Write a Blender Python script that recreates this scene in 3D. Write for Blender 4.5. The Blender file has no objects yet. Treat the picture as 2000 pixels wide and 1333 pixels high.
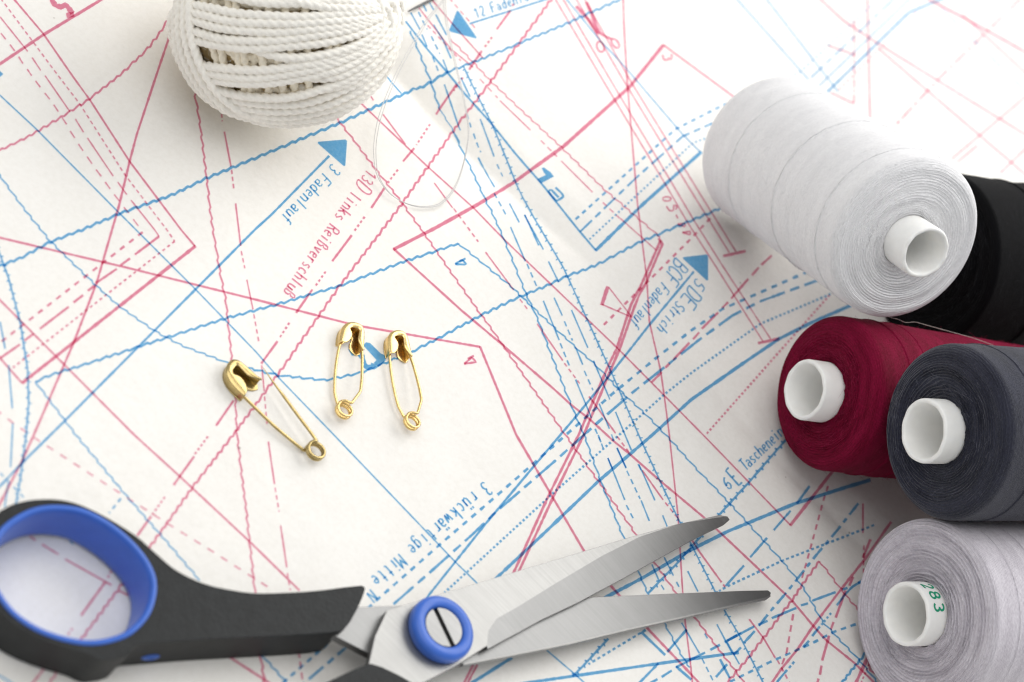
import bpy, bmesh, math, random
import numpy as np
from mathutils import Vector, Matrix, Quaternion
from mathutils.geometry import tessellate_polygon

random.seed(7); rng = np.random.default_rng(7)
SC = bpy.context.scene
COL = SC.collection
MM = 0.001

# ------------------------------------------------------------------ camera, world, lamps, exposure
ELEV, ROLL, FPX = math.radians(44.5), math.radians(44.5), 3900.0
DIST = FPX / 9.0                                       # millimetres to the middle of the sheet
_b = np.array([0, -math.cos(ELEV), math.sin(ELEV)])
_u0 = np.array([0, math.sin(ELEV), math.cos(ELEV)])
_r = np.array([math.cos(ROLL), 0, 0]) + math.sin(ROLL) * _u0
_u = np.array([-math.sin(ROLL), 0, 0]) + math.cos(ROLL) * _u0
CAM = _b * DIST
cd = bpy.data.cameras.new("camera"); co = bpy.data.objects.new("camera", cd); COL.objects.link(co)
M = Matrix(((_r[0], _u[0], _b[0]), (_r[1], _u[1], _b[1]), (_r[2], _u[2], _b[2]))).to_4x4()
M.translation = Vector(CAM * MM)
co.matrix_world = M
cd.sensor_width = 36.0; cd.lens = 36.0 * FPX / 2000.0
cd.clip_start = 0.01; cd.clip_end = 50.0
cd.dof.use_dof = True; cd.dof.focus_distance = 0.426; cd.dof.aperture_fstop = 17.0; cd.dof.aperture_blades = 7
SC.camera = co

w = bpy.data.worlds.new("World"); SC.world = w; w.use_nodes = True
wb = w.node_tree.nodes["Background"]
wb.inputs[0].default_value = (0.96, 0.98, 1.0, 1); wb.inputs[1].default_value = 0.53

def area_lamp(name, loc, target, sx, sy, power, col):
    ld = bpy.data.lights.new(name, "AREA"); ld.shape = "RECTANGLE"; ld.size = sx; ld.size_y = sy
    ld.energy = power; ld.color = col
    lo = bpy.data.objects.new(name, ld); COL.objects.link(lo)
    lo.location = loc
    lo.rotation_euler = (Vector(target) - Vector(loc)).to_track_quat("-Z", "Y").to_euler()
    return lo
area_lamp("window_light", (0.22, 0.70, 0.55), (0.03, 0.02, 0.0), 0.95, 0.75, 8.0, (1.0, 0.985, 0.96))
area_lamp("room_fill_light", (-0.25, -0.15, 1.0), (0.0, 0.0, 0.0), 0.9, 0.9, 4.8, (1.0, 0.985, 0.965))  # soft fill lamp, added to lift the general level

SC.view_settings.view_transform = "Standard"; SC.view_settings.look = "None"
SC.view_settings.exposure = 0.0; SC.view_settings.gamma = 1.0; SC.view_settings.use_curve_mapping = False
SC.cycles.max_bounces = 10; SC.cycles.diffuse_bounces = 5; SC.cycles.glossy_bounces = 5
SC.cycles.transparent_max_bounces = 32
SC.cycles.use_denoising = True; SC.cycles.filter_width = 1.2

# ------------------------------------------------------------------ helpers
def ray(px):
    px = np.asarray(px, float).reshape(-1, 2)
    return (px[:, :1] - 1000) / FPX * _r - (px[:, 1:2] - 666.5) / FPX * _u - _b
def at(px, z=0.0):
    """where a line of sight of the photograph meets the level z (mm)"""
    v = ray(px); t = (z - CAM[2]) / v[:, 2:3]
    return CAM + t * v
def on_plane(px, p0, n):
    v = ray(px); p0 = np.asarray(p0, float); n = np.asarray(n, float)
    t = ((p0 - CAM) @ n) / (v @ n)
    return CAM + t[:, None] * v

def tagged(o, label=None, cat=None, group=None, kind=None):
    if label: o["label"] = label
    if cat: o["category"] = cat
    if group: o["group"] = group
    if kind: o["kind"] = kind
    return o
def thing(name, label, cat, loc, group=None, rot=None):
    o = bpy.data.objects.new(name, None); COL.objects.link(o)
    o.empty_display_size = 0.01
    o.location = Vector(loc) * MM
    if rot is not None:
        o.rotation_mode = "QUATERNION"; o.rotation_quaternion = rot
    return tagged(o, label, cat, group)
def mesh_obj(name, V, Fs, mat, parent=None, smooth=True, origin=(0, 0, 0)):
    """V in mm (world when parent is an unrotated Empty at origin), linked as one mesh object"""
    me = bpy.data.meshes.new(name)
    V = (np.asarray(V, float) - np.asarray(origin, float)) * MM
    if isinstance(Fs, np.ndarray):
        k = Fs.shape[1]; n = len(Fs)
        me.vertices.add(len(V)); me.vertices.foreach_set("co", V.astype(np.float32).ravel())
        me.loops.add(n * k); me.loops.foreach_set("vertex_index", Fs.astype(np.int32).ravel())
        me.polygons.add(n); me.polygons.foreach_set("loop_start", np.arange(0, n * k, k, dtype=np.int32))
        me.update(calc_edges=True); me.validate()
    else:
        me.from_pydata([tuple(v) for v in V], [], [tuple(int(i) for i in f) for f in Fs]); me.update()
    if smooth:
        me.polygons.foreach_set("use_smooth", np.ones(len(me.polygons), bool))
    me.materials.append(mat)
    o = bpy.data.objects.new(name, me); COL.objects.link(o)
    if parent is not None: o.parent = parent
    return o
def grid_faces(nu, nv, cu=False, cv=False):
    iu = np.arange(nu if cu else nu - 1); iv = np.arange(nv if cv else nv - 1)
    U, W = np.meshgrid(iu, iv, indexing="ij"); U = U.ravel(); W = W.ravel()
    U2 = (U + 1) % nu; W2 = (W + 1) % nv
    return np.stack([U * nv + W, U2 * nv + W, U2 * nv + W2, U * nv + W2], 1)
def resample(P, step):
    P = np.asarray(P, float); d = np.r_[0, np.cumsum(np.linalg.norm(np.diff(P, axis=0), axis=1))]
    n = max(2, int(math.ceil(d[-1] / step)) + 1); s = np.linspace(0, d[-1], n)
    return np.stack([np.interp(s, d, P[:, k]) for k in range(P.shape[1])], 1), s
def smooth_path(P, n=12, closed=False):
    """Catmull-Rom through the points"""
    P = np.asarray(P, float); m = len(P); out = []
    for i in range(m if closed else m - 1):
        p0 = P[(i - 1) % m] if closed or i > 0 else 2 * P[0] - P[1]
        p1 = P[i]; p2 = P[(i + 1) % m]
        p3 = P[(i + 2) % m] if closed or i + 2 < m else 2 * P[-1] - P[-2]
        t = np.linspace(0, 1, n, endpoint=False)[:, None]
        out.append(0.5 * ((2 * p1) + (-p0 + p2) * t + (2 * p0 - 5 * p1 + 4 * p2 - p3) * t**2 + (-p0 + 3 * p1 - 3 * p2 + p3) * t**3))
    if not closed: out.append(P[-1:])
    return np.vstack(out)
def tube(P, rad, k=8, closed=False, lobes=0, lobe_amp=0.0, pitch=3.0, up=None, cap=True):
    """verts, faces of a tube along P; rad a number or one per point; lobes twist it like rope"""
    P = np.asarray(P, float); n = len(P)
    T = np.roll(P, -1, 0) - np.roll(P, 1, 0) if closed else np.gradient(P, axis=0)
    T /= np.linalg.norm(T, axis=1)[:, None] + 1e-12
    if up is None:
        N = np.zeros_like(P); a = np.array([0, 0, 1.0]) if abs(T[0, 2]) < 0.9 else np.array([1.0, 0, 0])
        v = np.cross(T[0], a); v /= np.linalg.norm(v)
        for i in range(n):
            v = v - T[i] * (v @ T[i]); v /= np.linalg.norm(v); N[i] = v
    else:
        N = np.asarray(up, float) - T * np.sum(T * up, 1)[:, None]; N /= np.linalg.norm(N, axis=1)[:, None]
    B = np.cross(T, N)
    th = np.linspace(0, 2 * np.pi, k, endpoint=False)
    rad = np.broadcast_to(np.asarray(rad, float), (n,))
    R = np.repeat(rad[:, None], k, 1)
    if lobes:
        d = np.r_[0, np.cumsum(np.linalg.norm(np.diff(P, axis=0), axis=1))]
        L = d[-1] + np.linalg.norm(P[0] - P[-1]) if closed else d[-1]
        turns = L / pitch
        if closed: turns = round(turns * lobes) / lobes
        ph = d / L * 2 * np.pi * turns
        R = R * (1 + lobe_amp * (np.abs(np.cos(0.5 * lobes * (th[None] - ph[:, None]))) - 0.6))
    V = P[:, None] + R[..., None] * (np.cos(th)[None, :, None] * N[:, None] + np.sin(th)[None, :, None] * B[:, None])
    V = V.reshape(-1, 3); Fs = grid_faces(n, k, cu=closed, cv=True)
    if cap and not closed:
        V = np.vstack([V, P[0], P[-1]]); a, b = n * k, n * k + 1
        i = np.arange(k); j = (i + 1) % k
        Fs = np.vstack([Fs, np.stack([i, j, np.full(k, a), np.full(k, a)], 1)[:, [0, 1, 2, 2]],
                        np.stack([(n - 1) * k + j, (n - 1) * k + i, np.full(k, b), np.full(k, b)], 1)])
    return V, Fs
def fix_quads(Fs):
    return [tuple(dict.fromkeys(f)) for f in Fs.tolist()]
class Bag:
    def __init__(s): s.V = []; s.F = []; s.n = 0
    def add(s, V, Fs):
        s.V.append(np.asarray(V, float)); s.F.append(np.asarray(Fs) + s.n); s.n += len(V)
    def obj(s, name, mat, parent=None, smooth=True, origin=(0, 0, 0)):
        V = np.vstack(s.V); 
        if len({f.shape[1] for f in s.F}) == 1 and not any((f[:, -1] == f[:, -2]).any() for f in s.F):
            return mesh_obj(name, V, np.vstack(s.F), mat, parent, smooth, origin)
        return mesh_obj(name, V, [f for a in s.F for f in fix_quads(a)], mat, parent, smooth, origin)
def prism(outline, z0, z1, holes=()):
    """flat-topped solid from 3D-free outlines (xy mm) between heights; heights may be callables of (x,y)"""
    loops = [np.asarray(outline, float)] + [np.asarray(h, float) for h in holes]
    f = (lambda z: (z if callable(z) else (lambda x, y: np.full_like(x, z))))
    zz0, zz1 = f(z0), f(z1)
    tri = tessellate_polygon([[Vector((x, y, 0)) for x, y in L] for L in loops])
    P = np.vstack(loops); n = len(P)
    top = np.c_[P, zz1(P[:, 0], P[:, 1])]; bot = np.c_[P, zz0(P[:, 0], P[:, 1])]
    Fs = []
    for a, b, c in tri:
        ar = (P[b] - P[a])[0] * (P[c] - P[a])[1] - (P[b] - P[a])[1] * (P[c] - P[a])[0]
        if ar < 0: b, c = c, b
        Fs.append((a, b, c)); Fs.append((n + a, n + c, n + b))
    s = 0
    for k, L in enumerate(loops):
        m = len(L); area = 0.5 * np.sum(L[:, 0] * np.roll(L[:, 1], -1) - np.roll(L[:, 0], -1) * L[:, 1])
        ccw = (area > 0) == (k == 0)
        for i in range(m):
            a, b = s + i, s + (i + 1) % m
            Fs.append((n + a, n + b, b, a) if ccw else (n + b, n + a, a, b))
        s += m
    return np.vstack([top, bot]), Fs
def add_bevel(o, width, seg=3, angle=35):
    m = o.modifiers.new("bevel", "BEVEL"); m.width = width * MM; m.segments = seg
    m.limit_method = "ANGLE"; m.angle_limit = math.radians(angle); m.harden_normals = True
    return m

# ------------------------------------------------------------------ materials
def nodes_of(name):
    m = bpy.data.materials.new(name); m.use_nodes = True
    nt = m.node_tree; return m, nt, nt.nodes["Principled BSDF"]
def N(nt, t, **kw):
    n = nt.nodes.new(t)
    for k, v in kw.items():
        if k.startswith("i_"): n.inputs[k[2:].replace("_", " ")].default_value = v
        else: setattr(n, k, v)
    return n
def ramp(nt, src, stops):
    r = N(nt, "ShaderNodeValToRGB"); e = r.color_ramp.elements
    e[0].position, e[0].color = stops[0][0], (*stops[0][1], 1); e[1].position, e[1].color = stops[-1][0], (*stops[-1][1], 1)
    for p, c in stops[1:-1]:
        x = e.new(p); x.color = (*c, 1)
    nt.links.new(src, r.inputs[0]); return r.outputs[0]
def bump(nt, src, dist_mm, strength=1.0, normal=None):
    b = N(nt, "ShaderNodeBump"); b.inputs["Strength"].default_value = strength; b.inputs["Distance"].default_value = dist_mm * MM
    nt.links.new(src, b.inputs["Height"])
    if normal: nt.links.new(normal, b.inputs["Normal"])
    return b.outputs[0]
def noise(nt, vec, scale, detail=4, rough=0.6):
    n = N(nt, "ShaderNodeTexNoise"); n.inputs["Scale"].default_value = scale; n.inputs["Detail"].default_value = detail
    n.inputs["Roughness"].default_value = rough; nt.links.new(vec, n.inputs["Vector"]); return n.outputs["Fac"]
def math_n(nt, op, a, b=None):
    n = N(nt, "ShaderNodeMath", operation=op)
    for i, x in enumerate((a, b)):
        if x is None: continue
        if isinstance(x, (int, float)): n.inputs[i].default_value = x
        else: nt.links.new(x, n.inputs[i])
    return n.outputs[0]
def plain(name, col, rough=0.5, metal=0.0, spec=0.5, bump_mm=0.0, bump_scale=2000.0, var=0.0, var_scale=300.0, sss=0.0):
    m, nt, p = nodes_of(name); tc = N(nt, "ShaderNodeTexCoord").outputs["Object"]
    p.inputs["Base Color"].default_value = (*col, 1); p.inputs["Roughness"].default_value = rough
    p.inputs["Metallic"].default_value = metal; p.inputs["Specular IOR Level"].default_value = spec
    if var:
        c0 = tuple(x * (1 - var) for x in col); c1 = tuple(min(1, x * (1 + var)) for x in col)
        nt.links.new(ramp(nt, noise(nt, tc, var_scale, 5), [(0.3, c0), (0.7, c1)]), p.inputs["Base Color"])
    if bump_mm: nt.links.new(bump(nt, noise(nt, tc, bump_scale, 3), bump_mm), p.inputs["Normal"])
    if sss:
        p.inputs["Subsurface Weight"].default_value = sss; p.inputs["Subsurface Radius"].default_value = (1, .95, .85)
        p.inputs["Subsurface Scale"].default_value = 0.0015
    return m
def paper_mat():
    m, nt, p = nodes_of("paper"); tc = N(nt, "ShaderNodeTexCoord").outputs["Object"]
    base = ramp(nt, noise(nt, tc, 28, 6), [(0.3, (0.835, 0.812, 0.768)), (0.7, (0.875, 0.857, 0.82))])
    fine = ramp(nt, noise(nt, tc, 900, 4, 0.7), [(0.25, (0.95, 0.945, 0.935)), (0.6, (1, 1, 1))])
    mx = N(nt, "ShaderNodeMix", data_type="RGBA", blend_type="MULTIPLY"); mx.inputs[0].default_value = 1
    nt.links.new(base, mx.inputs[6]); nt.links.new(fine, mx.inputs[7])
    vo = N(nt, "ShaderNodeTexVoronoi"); vo.inputs["Scale"].default_value = 90; nt.links.new(tc, vo.inputs["Vector"])
    sp = ramp(nt, vo.outputs["Distance"], [(0.018, (0.45, 0.43, 0.40)), (0.035, (1, 1, 1))])
    gate = ramp(nt, N_rand(nt, vo), [(0.55, (1, 1, 1)), (0.56, (0, 0, 0))])
    spk = N(nt, "ShaderNodeMix", data_type="RGBA", blend_type="MIX"); nt.links.new(gate, spk.inputs[0])
    nt.links.new(sp, spk.inputs[6]); spk.inputs[7].default_value = (1, 1, 1, 1)
    m2 = N(nt, "ShaderNodeMix", data_type="RGBA", blend_type="MULTIPLY"); m2.inputs[0].default_value = 0.8
    nt.links.new(mx.outputs[2], m2.inputs[6]); nt.links.new(spk.outputs[2], m2.inputs[7])
    nt.links.new(m2.outputs[2], p.inputs["Base Color"])
    p.inputs["Roughness"].default_value = 0.85; p.inputs["Specular IOR Level"].default_value = 0.2
    n1 = bump(nt, noise(nt, tc, 1400, 4, 0.7), 0.035)
    nt.links.new(bump(nt, noise(nt, tc, 45, 4, 0.55), 0.9, 1.0, n1), p.inputs["Normal"])
    return m
def N_rand(nt, vo):
    s = N(nt, "ShaderNodeSeparateColor"); nt.links.new(vo.outputs["Color"], s.inputs[0]); return s.outputs[0]
def ink_mat(name, col, col2):
    m = bpy.data.materials.new(name); m.use_nodes = True; nt = m.node_tree; nt.nodes.clear()
    out = N(nt, "ShaderNodeOutputMaterial"); t = N(nt, "ShaderNodeBsdfTransparent")
    tc = N(nt, "ShaderNodeTexCoord").outputs["Object"]
    nt.links.new(ramp(nt, noise(nt, tc, 1500, 4, 0.75), [(0.32, col), (0.68, col2)]), t.inputs[0])
    nt.links.new(t.outputs[0], out.inputs[0]); return m
def thread_mat(name, col, col2, sheen=0.3, pitch_mm=0.34, rough=0.75, spec=0.25):
    """spun thread wound round the axis: fine ribs along axis minus radius, plus fibre noise"""
    m, nt, p = nodes_of(name); tc = N(nt, "ShaderNodeTexCoord").outputs["Object"]
    s = N(nt, "ShaderNodeSeparateXYZ"); nt.links.new(tc, s.inputs[0])
    rr = math_n(nt, "SQRT", math_n(nt, "ADD", math_n(nt, "MULTIPLY", s.outputs[0], s.outputs[0]), math_n(nt, "MULTIPLY", s.outputs[1], s.outputs[1])))
    q = math_n(nt, "SUBTRACT", s.outputs[2], rr)
    wob = math_n(nt, "MULTIPLY", noise(nt, tc, 160, 3), 0.0011)
    ph = math_n(nt, "MULTIPLY", math_n(nt, "ADD", q, wob), 2 * math.pi / (pitch_mm * MM))
    rib = math_n(nt, "SINE", ph)
    # fibres: noise squeezed along the winding direction
    ang = math_n(nt, "ARCTAN2", s.outputs[1], s.outputs[0])
    cv = N(nt, "ShaderNodeCombineXYZ"); nt.links.new(math_n(nt, "MULTIPLY", ang, 22.0), cv.inputs[0]); nt.links.new(math_n(nt, "MULTIPLY", q, 3200.0), cv.inputs[1])
    fib = noise(nt, cv.outputs[0], 1.0, 4, 0.7)
    cv2 = N(nt, "ShaderNodeCombineXYZ"); nt.links.new(math_n(nt, "MULTIPLY", ang, 1.3), cv2.inputs[0]); nt.links.new(math_n(nt, "MULTIPLY", q, 330.0), cv2.inputs[1])
    band = noise(nt, cv2.outputs[0], 1.0, 3, 0.6)
    mixv = math_n(nt, "ADD", math_n(nt, "MULTIPLY", fib, 0.6), math_n(nt, "MULTIPLY", band, 0.4))
    nt.links.new(ramp(nt, mixv, [(0.36, col), (0.64, col2)]), p.inputs["Base Color"])
    b1 = bump(nt, rib, 0.05, 0.8)
    nt.links.new(bump(nt, fib, 0.16, 0.9, b1), p.inputs["Normal"])
    p.inputs["Roughness"].default_value = rough; p.inputs["Specular IOR Level"].default_value = spec
    p.inputs["Sheen Weight"].default_value = sheen; p.inputs["Sheen Roughness"].default_value = 0.45
    return m
def steel_mat(name, rough, ang, col=(0.66, 0.655, 0.63), streak=0.05):
    m, nt, p = nodes_of(name); tc = N(nt, "ShaderNodeTexCoord").outputs["Object"]
    mp = N(nt, "ShaderNodeMapping"); mp.inputs["Rotation"].default_value = (0, 0, ang); mp.inputs["Scale"].default_value = (60, 2600, 60)
    nt.links.new(tc, mp.inputs[0]); st = noise(nt, mp.outputs[0], 1.0, 5, 0.7)
    bl = noise(nt, tc, 120, 5, 0.6)
    v = math_n(nt, "ADD", math_n(nt, "MULTIPLY", st, 0.65), math_n(nt, "MULTIPLY", bl, 0.35))
    nt.links.new(ramp(nt, v, [(0.3, tuple(c * (1 - 3 * streak) for c in col)), (0.7, col)]), p.inputs["Base Color"])
    p.inputs["Metallic"].default_value = 1; p.inputs["Roughness"].default_value = rough
    nt.links.new(bump(nt, st, 0.012, 0.7), p.inputs["Normal"])
    return m

MAT = dict(
    paper=paper_mat(),
    table=plain("table_paint", (0.75, 0.73, 0.70), 0.5, var=0.04, var_scale=30),
    blue=ink_mat("blue_ink", (0.33, 0.61, 0.835), (0.45, 0.69, 0.88)),
    red=ink_mat("red_ink", (0.85, 0.455, 0.57), (0.895, 0.56, 0.66)),
    th_white=thread_mat("white_thread", (0.80, 0.795, 0.81), (0.95, 0.945, 0.955), 0.1),
    th_black=thread_mat("black_thread", (0.0012, 0.0012, 0.0016), (0.0042, 0.0042, 0.0055), 0.03, spec=.07),
    th_red=thread_mat("crimson_thread", (0.11, 0.001, 0.013), (0.25, 0.005, 0.042), 0.0, spec=.1),
    th_dark=thread_mat("slate_thread", (0.010, 0.011, 0.020), (0.042, 0.044, 0.068), 0.22, spec=.12),
    th_lilac=thread_mat("lilac_thread", (0.47, 0.435, 0.485), (0.72, 0.685, 0.735), 0.2, 0.42),
    plastic=plain("white_plastic", (0.88, 0.875, 0.85), 0.36, bump_mm=0.07, bump_scale=420, var=0.035, var_scale=260, sss=0.3),
    fz_red=plain("red_fibre", (0.34, 0.02, 0.075), 0.8, spec=0.2), fz_white=plain("white_fibre", (0.85, 0.85, 0.86), 0.8, spec=0.2), fz_grey=plain("grey_fibre", (0.05, 0.052, 0.06), 0.8, spec=0.2), fz_pale=plain("pale_fibre", (0.30, 0.30, 0.36), 0.8, spec=0.2),
    green=plain("green_marking", (0.0, 0.30, 0.16), 0.6, var=0.25, var_scale=2500),
    cotton=plain("cotton_cord", (0.94, 0.905, 0.835), 0.8, spec=0.25, bump_mm=0.10, bump_scale=2600, var=0.07, var_scale=900),
    under=plain("inner_cord", (0.88, 0.81, 0.67), 0.85, spec=0.2, bump_mm=0.10, bump_scale=2600, var=0.1, var_scale=900),
    core=plain("ball_core_shade", (0.52, 0.39, 0.20), 0.9, spec=0.1, var=0.3, var_scale=500, bump_mm=0.3, bump_scale=900),  # tan tone stands in for the warm shade between the cords
    gold=plain("gilt_metal", (0.80, 0.585, 0.25), 0.25, 1.0, bump_mm=0.05, bump_scale=420, var=0.12, var_scale=700),
    gilded=plain("darker_gilt", (0.50, 0.385, 0.17), 0.27, 1.0, bump_mm=0.05, bump_scale=420, var=0.18, var_scale=700),  # darker base colour than on the other pins
    steel=steel_mat("brushed_steel", 0.43, math.radians(35), (0.36, 0.357, 0.347), 0.08),
    ground=steel_mat("ground_steel", 0.42, math.radians(-38), (0.27, 0.27, 0.267), 0.06),
    screw=steel_mat("screw_steel", 0.32, math.radians(10), (0.27, 0.27, 0.267), 0.10),
    needle=plain("needle_steel", (0.10, 0.10, 0.10), 0.3, 1.0),
    black=plain("black_grip", (0.0085, 0.0098, 0.0105), 0.5, spec=0.3, bump_mm=0.10, bump_scale=1500, var=0.35, var_scale=420),
    bluep=plain("blue_plastic", (0.036, 0.13, 0.54), 0.36, bump_mm=0.02, bump_scale=900, sss=0.0, var=0.05, var_scale=400),
    dull=plain("dull_fibre", (0.40, 0.345, 0.32), 0.9, spec=0.1, var=0.3, var_scale=1500),
    silk=plain("pale_thread", (0.62, 0.61, 0.60), 0.5, var=0.1, var_scale=3000),
)

# ------------------------------------------------------------------ the pattern sheet
CR = at([(760, 100), (1720, 1085)])                      # a sharp fold runs between these
c0 = CR[0, :2]; cdv = CR[1, :2] - CR[0, :2]; clen = np.linalg.norm(cdv); cdv = cdv / clen; cnv = np.array([-cdv[1], cdv[0]])
if cnv[1] < 0: cnv = -cnv
def height(x, y):
    dx, dy = x - c0[0], y - c0[1]
    s = (dx * cdv[0] + dy * cdv[1]) / clen; d = dx * cnv[0] + dy * cnv[1] + 0.5 * np.sin(s * 9.0)
    amp = np.interp(s, [-0.6, -0.1, 0.1, 0.32, 0.45, 0.6, 1.0, 1.5], [0.3, 1.1, 1.2, 0.95, 0.5, 0.3, 0.5, 0.2])
    near = np.exp(-np.sqrt(d * d + 0.06) / 8.0); far = np.clip(1 - np.sqrt(d * d + 0.06) / 10.5, 0, 1) ** 1.4
    z = -3.9 * amp * np.where(d < 0, near, far)
    e = d - 30.0; z = z + 0.9 * np.exp(-(e / 9.0) ** 2) * np.clip(1.2 - s, 0, 1) - 0.5 * np.exp(-((d + 26) / 7.0) ** 2) * np.clip(s, 0, 1)
    z = z + 0.45 * np.sin(x * 0.055 + 0.9) * np.sin(y * 0.043 + 0.3) + 0.12 * np.sin(x * 0.13 - y * 0.09 + 1.0)
    return z
GX = np.arange(-250, 290.1, 1.5); GY = np.arange(-235, 420.1, 0.9)
HX, HY = np.meshgrid(GX, GY, indexing="ij"); HZ = height(HX, HY)
def sheet_z(x, y):
    """height of the meshed sheet itself (same triangles)"""
    fx = np.clip((x - GX[0]) / 1.5, 0, len(GX) - 1.001); fy = np.clip((y - GY[0]) / 0.9, 0, len(GY) - 1.001)
    i = fx.astype(int); j = fy.astype(int); a = fx - i; b = fy - j
    z00, z10, z01, z11 = HZ[i, j], HZ[i + 1, j], HZ[i, j + 1], HZ[i + 1, j + 1]
    return np.where(a > b, z00 + a * (z10 - z00) + b * (z11 - z10), z00 + b * (z01 - z00) + a * (z11 - z01))
q = grid_faces(len(GX), len(GY))
tri = np.vstack([q[:, [0, 1, 2]], q[:, [0, 2, 3]]])
sheet = thing("pattern_sheet", "large white sewing pattern sheet printed all over with crossing red and blue lines", "pattern sheet", (0, 0, 0))
mesh_obj("paper", np.stack([HX.ravel(), HY.ravel(), HZ.ravel()], 1), tri, MAT["paper"], sheet)
tbl = mesh_obj("table_top", *prism([(-600, -500), (700, -500), (700, 800), (-600, 800)], -30, -7.0), MAT["table"], smooth=False)
tagged(tbl, "plain pale table top under the pattern sheet", "table", kind="structure")

INK = {"blue": Bag(), "red": Bag()}
LAYER = {"blue": 0.055, "red": 0.075}
n_ink = [0]
def to_sheet(P, col):
    W = at(P, 0.0); n_ink[0] += 1
    for _ in range(4):
        zz = sheet_z(W[:, 0], W[:, 1]); v = ray(P); W = CAM + ((zz - CAM[2]) / v[:, 2])[:, None] * v
    W[:, 2] = sheet_z(W[:, 0], W[:, 1]) + LAYER[col] + (n_ink[0] % 60) * 0.0003
    return W
def lay(P, w_, col, step=5.0):
    """one pen stroke along pixel path P"""
    P, _ = resample(P, step); w_ = w_ * .92
    T = np.gradient(P, axis=0); T /= np.linalg.norm(T, axis=1)[:, None] + 1e-9
    Nn = np.stack([-T[:, 1], T[:, 0]], 1)
    j = 1 + 0.10 * rng.standard_normal(len(P))[:, None]
    V = np.stack([P - Nn * w_ / 2 * j, P + Nn * w_ / 2 * j], 1).reshape(-1, 2)
    INK[col].add(to_sheet(V, col), grid_faces(len(P), 2))
def fill(P, col):
    P = np.asarray(P, float); V = [tuple(p) for p in P]
    T = [list(t) for t in tessellate_polygon([[Vector((x, y, 0)) for x, y in P]])]
    for _ in range(4):                                     # small faces, so that the print follows the paper
        T2 = []; mid = {}
        def m(i, j):
            k = (min(i, j), max(i, j))
            if k not in mid: mid[k] = len(V); V.append(((V[i][0] + V[j][0]) / 2, (V[i][1] + V[j][1]) / 2))
            return mid[k]
        for a_, b_, c_ in T:
            x, y, z = m(a_, b_), m(b_, c_), m(c_, a_); T2 += [[a_, x, z], [x, b_, y], [z, y, c_], [x, y, z]]
        T = T2
    INK[col].add(to_sheet(np.array(V), col), np.array([(a_, b_, c_, c_) for a_, b_, c_ in T]))
def cut(P, s, a, b):
    x = np.r_[a, s[(s > a) & (s < b)], b]
    return np.stack([np.interp(x, s, P[:, 0]), np.interp(x, s, P[:, 1])], 1)
def extend(P):
    P = [tuple(p) for p in P]
    for e in (0, -1):
        x, y = P[e]
        if x < 9 or x > 1991 or y < 9 or y > 1325:
            a = np.array(P[e]); b = np.array(P[1] if e == 0 else P[-2]); d = a - b; d = d / np.linalg.norm(d) * 260
            P.insert(0, tuple(a + d)) if e == 0 else P.append(tuple(a + d))
    return np.array(P, float)
def stroke(col, w_, style, pts, ext=True):
    P = extend(pts) if ext else np.array(pts, float)
    if style == "s":
        lay(P, w_, col)
    elif style[0] == "z":                                  # saw-toothed plotter line
        L = float(style[1:] or 20); amp = 1.8 if w_ > 4.2 else 1.5
        Q, s = resample(P, 1.0); T = np.gradient(Q, axis=0); T /= np.linalg.norm(T, axis=1)[:, None] + 1e-9
        Nn = np.stack([T[:, 1], -T[:, 0]], 1)
        marks = [0.0]
        while marks[-1] < s[-1]: marks.append(marks[-1] + L * random.uniform(0.82, 1.18))
        pos = []; off = []
        for m in marks:
            pos += [m, m + 5.0]; off += [amp * random.uniform(.75, 1.2), -amp * random.uniform(.75, 1.2)]
        pos = np.array(pos); keep = pos < s[-1]; pos = np.r_[0, pos[keep][1:], s[-1]]; off = np.r_[0, np.array(off)[keep][1:], 0]
        C = np.stack([np.interp(pos, s, Q[:, 0]), np.interp(pos, s, Q[:, 1])], 1)
        NN = np.stack([np.interp(pos, s, Nn[:, 0]), np.interp(pos, s, Nn[:, 1])], 1)
        C = C + NN * off[:, None]
        d = np.linalg.norm(np.diff(C, axis=0), axis=1); C = C[np.r_[True, d > 0.3]]
        lay(C, w_ * .95, col, 1.3)
    elif style[0] == "t":                                  # line with little barbs
        lay(P, w_, col); Q, s = resample(P, 1.0); T = np.gradient(Q, axis=0); T /= np.linalg.norm(T, axis=1)[:, None]
        m = 6.0; sd = 1
        while m < s[-1] - 4:
            i = int(m); n = np.array([-T[i, 1], T[i, 0]]) * sd; a = Q[i] + n * w_ * .3; lay(np.array([a, a + n * 4.0 + T[i] * 1.5]), w_ * .75, col)
            m += 9.5 * random.uniform(.85, 1.15); sd = -sd
    else:                                                  # dash list
        pat = [float(x) for x in style[1:].split(",")]; Q, s = resample(P, 2.0)
        m = 0.0; k = 0
        while m < s[-1]:
            L = pat[k % len(pat)]
            if k % 2 == 0:
                e = min(m + L, s[-1])
                if e - m > 1.5: lay(cut(Q, s, m, e), w_, col)
            m += L; k += 1
def segs(col, w_, crop, *pairs, ext=False):
    ox, oy, k = crop
    for p in pairs:
        stroke(col, w_, "s", [(ox + p[i] / k, oy + p[i + 1] / k) for i in range(0, len(p), 2)], ext)
cA = (0, 0, 2.962); cB = (330, 0, 2.962); cC = (850, 0, 2.962); cD = (1400, 0, 2.962); cE = (0, 400, 2.962); cF = (400, 400, 2.962)
cG = (850, 400, 2.962); cH = (1350, 400, 2.962); cI = (0, 850, 2.76); cJ = (400, 850, 2.76); cK = (850, 850, 2.76); cL = (1350, 850, 2.76)
r1 = (1600, 1050, 4.71); r2 = (1140, 1080, 5.27); r3 = (1420, 940, 6.06); r4 = (1420, 1130, 6.567); r5 = (900, 560, 6.667)
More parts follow.
